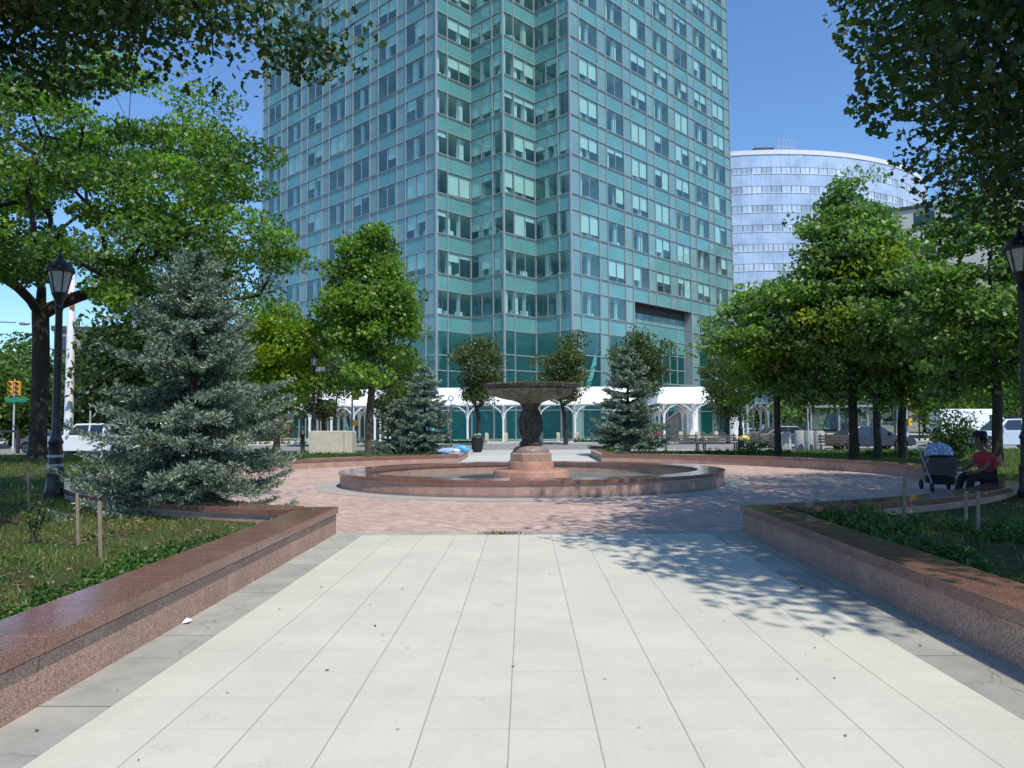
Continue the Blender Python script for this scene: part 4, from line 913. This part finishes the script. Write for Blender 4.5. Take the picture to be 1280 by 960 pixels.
# Canopies ---------------------------------------------------
def canopy(label,x0,x1,y,zf=3.45,zb=4.95,dep=2.3,step=3.27,inset=.7,rows=3,first=0.,rowgap=2.6,rz=0,origin=None):
    ox,oy=(origin or (0,0)); r=empty('canopy',((x0+x1)/2,y,0),label,'canopy','white bus plaza canopies',rz); w=(x1-x0)/2
    mb=MB(); T=.12
    mb.add([(-w,0,zf),(w,0,zf),(w-inset,dep*.8,zb),(-w+inset,dep*.8,zb),(-w+inset,dep*.8+rowgap*(rows-1)*.5,zb+.1),(w-inset,dep*.8+rowgap*(rows-1)*.5,zb+.1),(w,dep*1.6+rowgap*(rows-1),zf),(-w,dep*1.6+rowgap*(rows-1),zf)],
      [(0,1,2,3),(3,2,5,4),(4,5,6,7),(0,3,4,7),(1,6,5,2)])
    mb.add([(-w,0,zf-T),(w,0,zf-T),(w,dep*1.6+rowgap*(rows-1),zf-T),(-w,dep*1.6+rowgap*(rows-1),zf-T)],[(0,3,2,1)])
    for a,b in (((-w,0),(w,0)),((w,0),(w,dep*1.6+rowgap*(rows-1))),((-w,0),(-w,dep*1.6+rowgap*(rows-1)))):
        mb.quad((a[0],a[1],zf-T),(b[0],b[1],zf-T),(b[0],b[1],zf),(a[0],a[1],zf))
    mb.build('roof',M['white_roof'],r)
    xs=[]; q=-w+first+.35
    while q<w-.1: xs.append(q); q+=step
    for j in range(rows):
        for q in xs:
            yy=.14+j*rowgap; mb=MB(); mb.box(q-.085,q+.085,yy-.085,yy+.085,0,zf-.16); p=mb.build('post',M['white_steel'],r)
            mb=MB()
            for sg,ax in ((-1,0),(1,0),(-1,1),(1,1)):
                if j and ax: continue
                for k in range(6):
                    t0,t1=k/6,(k+1)/6; f=lambda t:(.05+1.35*(1-cos(t*PI/2)),zf-1.35+1.2*sin(t*PI/2)); a,b=f(t0),f(t1); 
                    A=(q+sg*a[0],yy,a[1]) if ax==0 else (q,yy+sg*a[0]*.6,a[1]); B=(q+sg*b[0],yy,b[1]) if ax==0 else (q,yy+sg*b[0]*.6,b[1]); mb.bar(A,B,.13,.10)
            mb.build('bracket',M['white_steel'],p)
    return r
canopy('longest white canopy on branching posts along the foot of the tower',-8.9,11.0,68.6,first=.0+3.3-.0,rows=1)
canopy('white canopy with tapered roof over the glass stairway at right',12.0,17.4,68.6,first=.3,step=2.65,rows=4,rowgap=2.4)
canopy('small white canopy farthest right behind the dark maple trunk',23.0,29.5,80,zf=3.7,zb=5.1,first=.2,step=2.2,rows=4,rowgap=2.6)
canopy('white canopy over many arched posts left behind the cream block',-20.6,-13.4,68.6,first=.5,step=2.0,rows=4,rowgap=2.6)
# glass stair enclosure
sx,sy=13.5,74.6; r=empty('stair_enclosure',(sx,sy,0),'sloping green glass stair enclosure under the right canopy','stairway')
mb=MB(); mb.add([(-2.6,-1,0),(1.9,-1,3.0),(1.9,-1,3.9),(-2.6,-1,1.2),(-2.6,1,0),(1.9,1,3.0),(1.9,1,3.9),(-2.6,1,1.2)],[(0,1,2,3),(7,6,5,4),(3,2,6,7)]); mb.build('glass_shell',M['lobbyglass'],r)
mb=MB()
for yy in (-1.03,1.03):
    for a,b in (((-2.6,0),(1.9,3.0)),((-2.6,1.2),(1.9,3.9)),((-2.6,0),(-2.6,1.2)),((1.9,3),(1.9,3.9))): mb.bar((a[0],yy,a[1]+.02),(b[0],yy,b[1]+.02),.12)
for k in range(1,6): t=k/6; mb.bar((-2.6+4.5*t,-1.03,3*t),(-2.6+4.5*t,-1.03,1.2+2.7*t),.07); mb.bar((-2.6+4.5*t,-1.03,1.22+2.7*t),(-2.6+4.5*t,1.03,1.22+2.7*t),.07)
mb.build('stair_frame',M['white_steel'],r)
mb=MB()
for k in range(14): mb.box(-2.5+k*.31,-2.2+k*.31,-.9,.9,0,.05+k*.205)
mb.build('steps',M['kerb'],r)
mb=MB(); mb.lathe([(.9,0),(.9,3.0),(.95,3.05),(.95,3.2)],24); o=mb.build('kiosk_column',M['white_roof'],smooth=40); o.location=(16.6,76.5,0); tag(o,'round white column beside the glass stairway under the right canopy','column')
mb=MB(); mb.lathe([(.75,0),(.75,3.1),(.8,3.2)],24); o=mb.build('kiosk_column',M['white_roof'],smooth=40); o.location=(19.6,70.5,0); tag(o,'round white column just right of the right canopy','column')
# traffic signals
def signal(label,loc,rz,h=4.3,heads=((.25,3.4),),ped=None,arm=None,sway=0):
    r=empty('traffic_signal',loc,label,'traffic signal','yellow traffic signals',rz)
    mb=MB(); mb.lathe([(.14,-.1),(.14,.25),(.07,.35),(.06,h),(.02,h+.03)],10)
    if arm: mb.tube([(0,0,h-.2),(arm*.4,0,h+.1),(arm,0,h+.25)],[.05,.045,.035],8)
    mb.build('pole',M['galv'],r,smooth=40)
    for hx,hz in heads:
        mb=MB(); mb.box(hx-.17,hx+.17,-.12,.12,hz-.52,hz+.52); 
        for k in range(3):
            z=hz+.34-k*.34
            for q in range(10): a0_,a1_=PI*q/10,PI*(q+1)/10; mb.quad((hx+.14*cos(a0_),-.12,z+.14*sin(a0_)),(hx+.14*cos(a1_),-.12,z+.14*sin(a1_)),(hx+.14*cos(a1_),-.36,z+.13*sin(a1_)),(hx+.14*cos(a0_),-.36,z+.13*sin(a0_)))
        mb.bar((0,0,hz+.45),(hx,0,hz+.45),.05); mb.bar((0,0,hz-.45),(hx,0,hz-.45),.05)
        hd=mb.build('signal_head',M['yellow'],r)
        for k,m in enumerate(('lens_red','lens_amber','lens_green')):
            l=MB(); z=hz+.34-k*.34; l.add([(hx+.12*cos(2*PI*q/14),-.125,z+.12*sin(2*PI*q/14)) for q in range(14)],[tuple(range(14))]); l.build('lens',M[m],hd)
    if ped:
        mb=MB(); mb.box(ped[0]-.2,ped[0]+.2,-.12,.10,ped[1]-.2,ped[1]+.2); mb.bar((0,0,ped[1]),(ped[0],0,ped[1]),.05); mb.build('pedestrian_signal',M['yellow'],r)
    return r
signal('yellow traffic signal on a pole behind the cream stone block',(-11.2,48.6,0),R(50),4.4,((.30,3.75),),(.15,1.75))
signal('yellow traffic signal between the two right maple trunks',(22.6,45.0,0),R(-75),3.6,((.05,3.05),),(.10,1.55))
s=signal('yellow traffic signal with green street sign at the left edge',(-37.1,54.,-.1),R(10),5.2,((.22,4.55),(-.25,4.55)))
mb=MB(); mb.box(-.5,.9,-.16,-.13,3.55,3.85); mb.build('street_sign',M['sign_green'],s)
signal('yellow traffic signal seen between the forked tree and the big blue spruce',(-31.5,54.,-.1),R(-20),4.9,((.1,4.25),))
# white tapering pylon, arm lamp
r=empty('signal_mast',(-27.8,45.4,0),'tall white mast with red marks behind the forked tree','mast')
mb=MB(); mb.lathe([(.34,-.1),(.34,.5),(.27,.55),(.20,10.8),(.14,10.9)],16); mb.build('mast_pole',M['white_steel'],r,smooth=40)
for z,h_ in ((8.9,.2),(9.5,.35)): mb=MB(); mb.box(.03,.26,-.27,-.12,z,z+h_); mb.build('red_mark',M['orange'],r)
r=empty('street_light',(-44.,50.,-.1),'street light arm reaching in from the left edge','street light')
mb=MB(); mb.tube([(0,0,0),(0,0,7.4),(1.6,0,8.3),(6.4,0,8.95),(9.6,0,8.8)],[.12,.09,.07,.06,.05],8); mb.build('arm',M['galv'],r,smooth=50)
mb=MB(); mb.sphere((10.2,0,8.72),.42,10,(1,.45,.32)); mb.build('lamp_head',M['galv'],r,smooth=50)
# bus stop pole sign
x,y=14.4,38.6; r=empty('bus_stop_sign',(x,y,0),'bus stop pole with grey disc, blue, red and white plates by the maples','sign')
mb=MB(); mb.lathe([(.09,-.1),(.05,.3),(.045,1.6),(.03,1.65),(.03,3.9)],10); mb.build('pole',M['galv'],r,smooth=40)
for nm,mt,x0,x1,z0,z1 in (('blue_plate','sign_blue',-.24,.30,2.92,3.2),('white_plate','sign_white',-.24,.10,2.55,2.9),('red_plate','red',-.02,.30,3.24,3.44)):
    mb=MB(); mb.box(x0,x1,-.05,-.03,z0,z1); mb.build(nm,M[mt],r)
mb=MB(); mb.add([(.2*cos(2*PI*k/20),-.06,3.72+.26*sin(2*PI*k/20)) for k in range(20)]+[(.2*cos(2*PI*k/20),-.03,3.72+.26*sin(2*PI*k/20)) for k in range(20)],[tuple(range(20)),tuple(range(20,40))[::-1]]+[(k,(k+1)%20,20+(k+1)%20,20+k) for k in range(20)]); mb.build('disc_plate',M['galv'],r)
# small round sign by the tower at left and square plate
r=empty('bus_stop_sign',(-6.35,64.5,0),'pole with small round blue sign and white plate before the long canopy','sign')
mb=MB(); mb.lathe([(.05,-.1),(.04,3.6)],8); mb.build('pole',M['galv'],r)
mb=MB(); mb.lathe([(.16,-.02),(.24,-.02),(.24,.02),(.16,.02),(.16,-.02)],20,cap=False); o=mb.build('ring_plate',M['sign_blue'],r); o.location=(0,-.06,3.85); o.rotation_euler=(R(90),0,0)
mb=MB(); mb.box(.05,.45,-.07,-.04,3.05,3.3); mb.build('white_plate',M['sign_white'],r)
# red sign stake
r=empty('stake_sign',(6.75,38.9,0),'small red plate on a thin stake beside the leftmost bench','sign')
mb=MB(); mb.box(-.015,.015,-.015,.015,0,1.2); mb.build('stake',M['galv'],r); mb=MB(); mb.box(-.2,.2,-.04,-.02,.95,1.2); mb.build('plate',M['red'],r)
# bus shelter
r=empty('bus_shelter',(20.3,47.,0),'glass bus shelter with grey frame behind the right maple trunks','bus shelter',rz=R(-20))
for xx in (-2.4,-.8,.8,2.4):
    for yy in (-.7,.7): mb=MB(); mb.box(xx-.05,xx+.05,yy-.05,yy+.05,0,2.5); mb.build('post',M['galv'],r)
mb=MB(); mb.box(-2.7,2.7,-.95,.95,2.5,2.62); mb.build('roof',M['galv'],r)
mb=MB(); mb.box(-2.35,2.35,.64,.655,.25,2.4); mb.build('glass_panel',M['clearglass'],r)
mb=MB(); mb.box(2.5,2.62,-.6,.6,.3,2.3); mb.build('advert_panel',flat('poster',(.25,.30,.36),.4,var=.4,nscale=3),r)
# iron fence beyond the right road
r=empty('iron_fence',(36.,62.5,0),'black iron fence along the far kerb before the white van','fence')
mb=MB()
for k in range(15): mb.box(-10+k*1.6-.05,-10+k*1.6+.05,-.05,.05,0,2.3)
for z in (.4,1.9): mb.box(-10,12.4,-.025,.025,z,z+.06)
mb.build('fence_posts',M['black_iron'],r)
r=empty('rail_fence',(-37.,46.,0),'low dark rail fence at the left edge beyond the lawn','fence')
mb=MB()
for k in range(4): mb.box(-3+k*2.9-.08,-3+k*2.9+.08,-.08,.08,0,1.5)
mb.box(-3,5.8,-.05,.05,1.3,1.45); mb.build('fence_posts',M['plastic_dark'],r)
# orange barrel
mb=MB(); mb.lathe([(.32,0),(.32,.1),(.27,.12),(.24,.98),(.18,1.05),(.05,1.1)],18); o=mb.build('traffic_barrel',M['orange'],smooth=40); o.location=(-34.2,51.8,-.1); tag(o,'orange traffic barrel on the street left of the forked tree','barrel')
# wooden stakes
sk=None
for lab,px,py,h,b in (('grey wooden stake behind the bare weedy sapling in the left bed',98,684,.62,.016),('pale wooden stake standing nearest in the left bed',126,698,.60,.018),('thin wooden stake at the left edge of the dark bed',36,642,.75,.02),('thin pale stake on the lawn behind the curved west wall',128,592,.85,.025),
    ('wooden stake left of the pram in the shaded right bed',1130,652,.66,.018),('wooden stake in the right bed below the seated person',1222,668,.52,.016),('wooden stake just left of the one below the seated person',1207,656,.45,.018)):
    x,y=G(px,py,.2); mb=MB(); mb.box(-b,b,-b,b,-.1,h); mb.box(-b*.7,b*.7,-b*.7,b*.7,h,h+.008); o=mb.build('wooden_stake',M['wood']); o.location=(x,y,.2); o.rotation_euler=(R(2),R(-2 if px<500 else 2),.4); tag(o,lab,'stake','wooden stakes in the planting beds')
# ------------------------------------------------------------ vehicles (length along x, front at +x)
def wheel(r,x,y,rad,flip):
    mb=MB(); mb.lathe([(rad*.62,-.11),(rad*.95,-.11),(rad,-.07),(rad,.07),(rad*.95,.11),(rad*.62,.11)],20); w=mb.build('wheel',M['tyre'],r,smooth=35); w.location=(x,y,rad); w.rotation_euler=(R(90),0,0)
    mb=MB(); mb.lathe([(rad*.62,-.09),(rad*.6,.0),(rad*.12,.03)],20)
    for k in range(5): a=2*PI*k/5; mb.bar((rad*.1*cos(a),rad*.1*sin(a),-.08*1),(rad*.6*cos(a),rad*.6*sin(a),-.09),.05)
    for k in range(5): a=2*PI*k/5; mb.bar((rad*.1*cos(a),rad*.1*sin(a),.08*1),(rad*.6*cos(a),rad*.6*sin(a),.09),.05)
    mb.build('rim',M['rim'],w)
def arch(cx,rad,z0):
    return [(cx+rad*cos(a),max(z0,.36+rad*sin(a))) for a in np.linspace(0,PI,9)]
def vehicle(label,cat,name,loc,rz,kind,paint,group='vehicles on the streets'):
    r=empty(name,loc,label,cat,group,rz)
    S={'sedan':(4.6,.88,[(-1.45,.34),(1.4,.34)],[(2.3,.35),(2.3,.62),(2.15,.78),(1.1,.92),(-1.6,.98),(-2.25,.92),(-2.3,.5),(-2.25,.3)],[(1.15,.90),(.35,1.42),(-.9,1.45),(-1.75,.97)],[(.95,.95),(.30,1.36),(-.25,1.39),(-.25,.95)],[(-.33,.95),(-.33,1.39),(-.9,1.38),(-1.45,.97)]),
       'suv':(4.7,.92,[(-1.4,.38),(1.45,.38)],[(2.3,.42),(2.3,.95),(2.1,1.08),(1.15,1.14),(-2.2,1.14),(-2.3,1.0),(-2.3,.4)],[(1.15,1.12),(.45,1.80),(-2.1,1.82),(-2.25,1.12)],[(.9,1.17),(.38,1.72),(-.35,1.74),(-.35,1.17)],[(-.45,1.17),(-.45,1.74),(-1.9,1.74),(-1.98,1.17)]),
       'van':(5.9,1.0,[(-1.9,.38),(1.95,.38)],[(2.9,.42),(2.95,.9),(2.7,1.2),(2.2,1.35),(-2.95,1.35),(-2.95,.42)],[(2.25,1.33),(1.45,2.45),(1.1,2.6),(-2.93,2.62),(-2.94,1.33)],[(1.98,1.4),(1.35,2.15),(.75,2.15),(.75,1.4)],None),
       'pickup':(5.9,.98,[(-1.85,.40),(1.9,.40)],[(2.9,.5),(2.9,1.0),(2.7,1.16),(1.5,1.2),(-2.9,1.2),(-2.95,.5)],[(1.55,1.18),(.8,1.9),(-.9,1.92),(-1.0,1.18)],[(1.3,1.24),(.75,1.8),(.0,1.82),(.0,1.24)],[(-.1,1.24),(-.1,1.82),(-.82,1.82),(-.86,1.24)])}[kind]
    L,w,wh,prof,gh,w1,w2=S; P=prof+[(wh[0][0]-.55,.33)] if False else list(prof)
    low=[]
    for cx,rad in wh: low+= [(cx-rad*1.22,.30)]+[(cx-rad*1.22*cos(a),.30+rad*1.3*sin(a)) for a in np.linspace(.15,PI-.15,8)]+[(cx+rad*1.22,.30)]
    mb=MB(); mb.prof(P+low,w,.04,.5); b=mb.build('body',paint,r,bevel=.04)
    mb=MB(); mb.prof(gh,w-.04,.22,gh[0][1]); mb.build('cabin',paint,r,bevel=.04)
    for ww in (w1,w2):
        if not ww: continue
        for s in (-1,1):
            mb=MB(); hw=lambda z:w-.04-.22*(z-gh[0][1])+.012; mb.add([(p[0],s*hw(p[1]),p[1]) for p in ww],[tuple(range(4)) if s<0 else (3,2,1,0)]); mb.build('side_window',M['carglass'],r)
    a,b_=gh[0],gh[1]; mb=MB(); q=lambda t:(a[0]+(b_[0]-a[0])*t+.02,a[1]+(b_[1]-a[1])*t+.015); h0,h1=w-.14,w-.30
    mb.add([(q(.08)[0],-h0,q(.08)[1]),(q(.08)[0],h0,q(.08)[1]),(q(.92)[0],h1,q(.92)[1]),(q(.92)[0],-h1,q(.92)[1])],[(0,1,2,3)]); mb.build('windscreen',M['carglass'],r)
    for s in (-1,1):
        fx=max(p[0] for p in prof); zf=[p[1] for p in prof if p[0]>=fx-.01][-1]; mb=MB(); mb.box(fx-.16,fx+.015,s*(w-.28)-.15,s*(w-.28)+.15,zf-.22,zf-.06); mb.build('headlight',M['headlight'],r)
        mb=MB(); bx=min(p[0] for p in prof); mb.box(bx-.015,bx+.1,s*(w-.2)-.09,s*(w-.2)+.09,.75,1.0); mb.build('tail_light',M['lens_red'],r)
        mb=MB(); mb.box(gh[0][0]-.45,gh[0][0]-.3,s*(w+.02)-.09,s*(w+.02)+.09,gh[0][1]+.02,gh[0][1]+.18); mb.build('wing_mirror',paint,r)
    for cx,rad in wh:
        for s in (-1,1): wheel(r,cx,s*(w-.12),rad,s)
    mb=MB(); mb.box(-L/2+.15,L/2-.15,-w+.2,w-.2,.28,.42); mb.build('underbody',M['plastic_dark'],r)
    return r
vehicle('white pickup truck with a grey wheel hidden behind the branches of the big blue spruce','pickup','pickup_truck',(-25.6,44.6,-.1),R(180),'pickup',M['car_white'])
vehicle('white panel van parked far behind the iron fence at right','van','panel_van',(34.5,58.6,-.1),0,'van',M['car_white'])
vehicle('silver off road car behind the seated person at right','car','parked_car',(28.2,44.6,-.1),R(180),'suv',M['car_silver'])
vehicle('dark blue car between the maple trunks at right','car','parked_car',(20.0,44.2,-.1),R(4),'sedan',M['car_dark'])
vehicle('grey car half hidden left of the dark blue car','car','parked_car',(17.7,51.,-.1),R(3),'sedan',M['car_grey'])
vehicle('dark car far behind left of the forked tree','car','parked_car',(-31.4,49.9,-.1),R(-5),'sedan',M['car_grey'])
# ------------------------------------------------------------ seated person
def skinned(name,chains,mat,parent,sub=2):
    """chains: list of [(x,y,z,r),...]; the first starts at the pelvis, others branch from the nearest vertex"""
    vs=[];es=[];rs=[]
    for ch in chains:
        prev=None
        for i,(x,y,z,rr) in enumerate(ch):
            p=Vector((x,y,z)); hit=next((k for k,v in enumerate(vs) if (v-p).length<1e-4),None)
            if hit is None: vs.append(p); rs.append(rr); hit=len(vs)-1
            if prev is not None: es.append((prev,hit))
            prev=hit
    me=bpy.data.meshes.new(name); me.from_pydata(vs,es,[]); o=bpy.data.objects.new(name,me); COL.objects.link(o)
    o.modifiers.new('skin','SKIN'); sv=me.skin_vertices[0].data
    for i,rr in enumerate(rs): sv[i].radius=(rr,rr) if not isinstance(rr,tuple) else rr
    sv[0].use_root=True; s=o.modifiers.new('sub','SUBSURF'); s.levels=sub; s.render_levels=sub
    dg=bpy.context.evaluated_depsgraph_get(); ev=bpy.data.meshes.new_from_object(o.evaluated_get(dg)); bpy.data.objects.remove(o)
    ev.name=name; ev.materials.clear(); ev.materials.append(mat); ev.polygons.foreach_set('use_smooth',[True]*len(ev.polygons)); return link(name,ev,parent)
# sits on the curved wall, facing left (-x), leaning forward towards the pram
sxp,syp=G(1243,603,.4)
pr=empty('person',(9.12,15.05,.40),'seated person in red shirt and black hat facing the pram on the right wall end','person',rz=R(8)); pr.scale=(1.0,1.0,1.0)
# body (skin) : pelvis, torso, head, arms, legs
H=[(0,0,.14,.13),(-.02,0,.32,.125),(-.06,0,.48,.15),(-.09,0,.56,.10),(-.13,0,.64,.055),(-.15,0,.70,.06),(-.165,0,.76,.092),(-.165,0,.85,.095),(-.15,0,.93,.06)]
armR=[(-.06,0,.48,.15),(-.09,-.17,.50,.06),(-.20,-.21,.30,.045),(-.40,-.15,.20,.036),(-.47,-.13,.19,.03)]
armL=[(-.06,0,.48,.15),(-.09,.17,.50,.06),(-.22,.21,.31,.045),(-.42,.14,.24,.036),(-.49,.12,.24,.03)]
legs=[[(0,0,.14,.13),(-.08,s*.10,.10,.095),(-.46,s*.14,.12,.065),(-.55,s*.14,-.14,.052),(-.56,s*.14,-.32,.038),(-.68,s*.15,-.355,.032)] for s in (-1,1)]
body=skinned('body',[H,armR,armL]+legs,M['skin'],pr)
skinned('shirt',[[(0.01,0,.08,.165),(-.01,0,.30,.165),(-.06,0,.47,.175),(-.09,0,.56,.12)],[(-.06,0,.47,.175),(-.09,-.19,.49,.085),(-.16,-.215,.37,.07)],[(-.06,0,.47,.175),(-.09,.19,.49,.085),(-.16,.215,.37,.07)]],M['shirt'],pr)
skinned('trousers',[[(0.02,0,.11,.15),(-.08,-.10,.10,.11),(-.46,-.14,.12,.085),(-.55,-.14,-.14,.068),(-.56,-.14,-.27,.06)],[(0.02,0,.11,.15),(-.08,.10,.10,.11),(-.46,.14,.12,.085),(-.55,.14,-.14,.068),(-.56,.14,-.27,.06)]],M['black_cloth'],pr)
for s in (-1,1):
    mb=MB(); mb.sphere((-.63,s*.145,-.355),.055,10,(2.2,.9,.75)); mb.build('shoe',M['plastic_dark'],pr,smooth=60)
    for k in range(4):
        bx,by,bz=(-.47,-.13,.19) if s<0 else (-.49,.12,.24); mb=MB(); mb.tube([(bx,by+(k-1.5)*.02,bz),(bx-.055,by+(k-1.5)*.022,bz-.005),(bx-.085-.01*(k in(1,2)),by+(k-1.5)*.022,bz-.03)],[.011,.010,.008],6); mb.build('finger',M['skin'],body,smooth=60)
    mb=MB(); mb.tube([(bx+.01,by-s*.035,bz),(bx-.03,by-s*.055,bz-.01)],[.012,.009],6); mb.build('thumb',M['skin'],body,smooth=60)
mb=MB(); mb.sphere((-.255,0,.80),.018,8); mb.build('nose',M['skin'],body,smooth=60)
for s in (-1,1):
    mb=MB(); mb.sphere((-.245,s*.036,.825),.011,6); mb.build('eye',M['black_cloth'],body); mb=MB(); mb.sphere((-.155,s*.098,.805),.022,8,(.6,.4,1.2)); mb.build('ear',M['skin'],body,smooth=60)
mb=MB(); mb.box(-.252,-.246,-.022,.022,.765,.772); mb.build('mouth',flat('lips',(.12,.04,.035),.6),body)
mb=MB(); mb.sphere((-.13,0,.83),.112,12,(1,1,.95)); mb.build('hair',M['black_cloth'],pr,smooth=60)
mb=MB(); mb.lathe([(.19,.885),(.20,.893),(.125,.91),(.118,.98),(.10,1.0),(.02,1.005)],20,(-.15,0,0)); mb.build('hat',M['black_cloth'],pr,smooth=40)
# ------------------------------------------------------------ pram
x,y=G(1176,611,0); r=empty('pram',(9.55,17.6,0),'dark pram with a pale blue patterned hood standing on the brick plaza','pram',rz=R(-12))
def hoodmat():
    m=NM('patterned_hood_fabric'); v=m.n('TexVoronoi',Scale=14.); m.l(m.coord(),v.inputs['Vector']); m.l(m.ramp(v.outputs['Distance'],[(.25,(.75,.78,.85)),(.36,(.24,.30,.50))]),m.b.inputs['Base Color']); m.b.inputs['Roughness'].default_value=.9; return m.m
mb=MB(); n=14; vs=[];fs=[]
for j in range(9):
    t=PI*.06+PI*.72*j/8
    for k in range(n+1):
        a=PI*k/n; vs.append((-.30*cos(a)*(.94+.06*sin(t)),-.34*cos(t)*sin(a)**.6*1.0+.02,.72+.34*sin(a)**.8*sin(t)*1.02+.05))
for j in range(8):
    for k in range(n): a_=j*(n+1)+k; fs.append((a_,a_+1,a_+n+2,a_+n+1))
mb.add(vs,fs); o=mb.build('hood',hoodmat(),r,smooth=60); sm_=o.modifiers.new('thick','SOLIDIFY'); sm_.thickness=.02
mb=MB(); mb.add([(-.26,-.36,.36),(.26,-.36,.36),(.28,.30,.42),(-.28,.30,.42),(-.28,-.30,.78),(.28,-.30,.78),(.30,.32,.80),(-.30,.32,.80)],[(0,3,2,1),(0,1,5,4),(1,2,6,5),(2,3,7,6),(3,0,4,7)]); mb.build('seat_body',M['plastic_dark'],r,bevel=.03)
mb=MB(); mb.box(-.24,.24,-.30,.28,.16,.34); mb.build('basket',M['black_cloth'],r,bevel=.03)
mb=MB()
for s in (-1,1): mb.tube([(s*.27,-.42,.12),(s*.29,-.1,.5),(s*.30,.30,.85),(s*.28,.52,1.02)],.014,8); mb.tube([(s*.29,.38,.12),(s*.30,.05,.55),(s*.28,-.25,.75)],.014,8)
mb.tube([(-.28,.52,1.02),(0,.56,1.05),(.28,.52,1.02)],.018,8); mb.build('frame',M['galv'],r,smooth=50)
for s in (-1,1):
    for yy,rd in ((-.42,.10),(.38,.12)):
        mb=MB(); mb.lathe([(rd*.3,-.025),(rd,-.02),(rd,.02),(rd*.3,.025)],18); o=mb.build('wheel',M['tyre'],r,smooth=35); o.location=(s*.29,yy,rd); o.rotation_euler=(0,R(90),0)
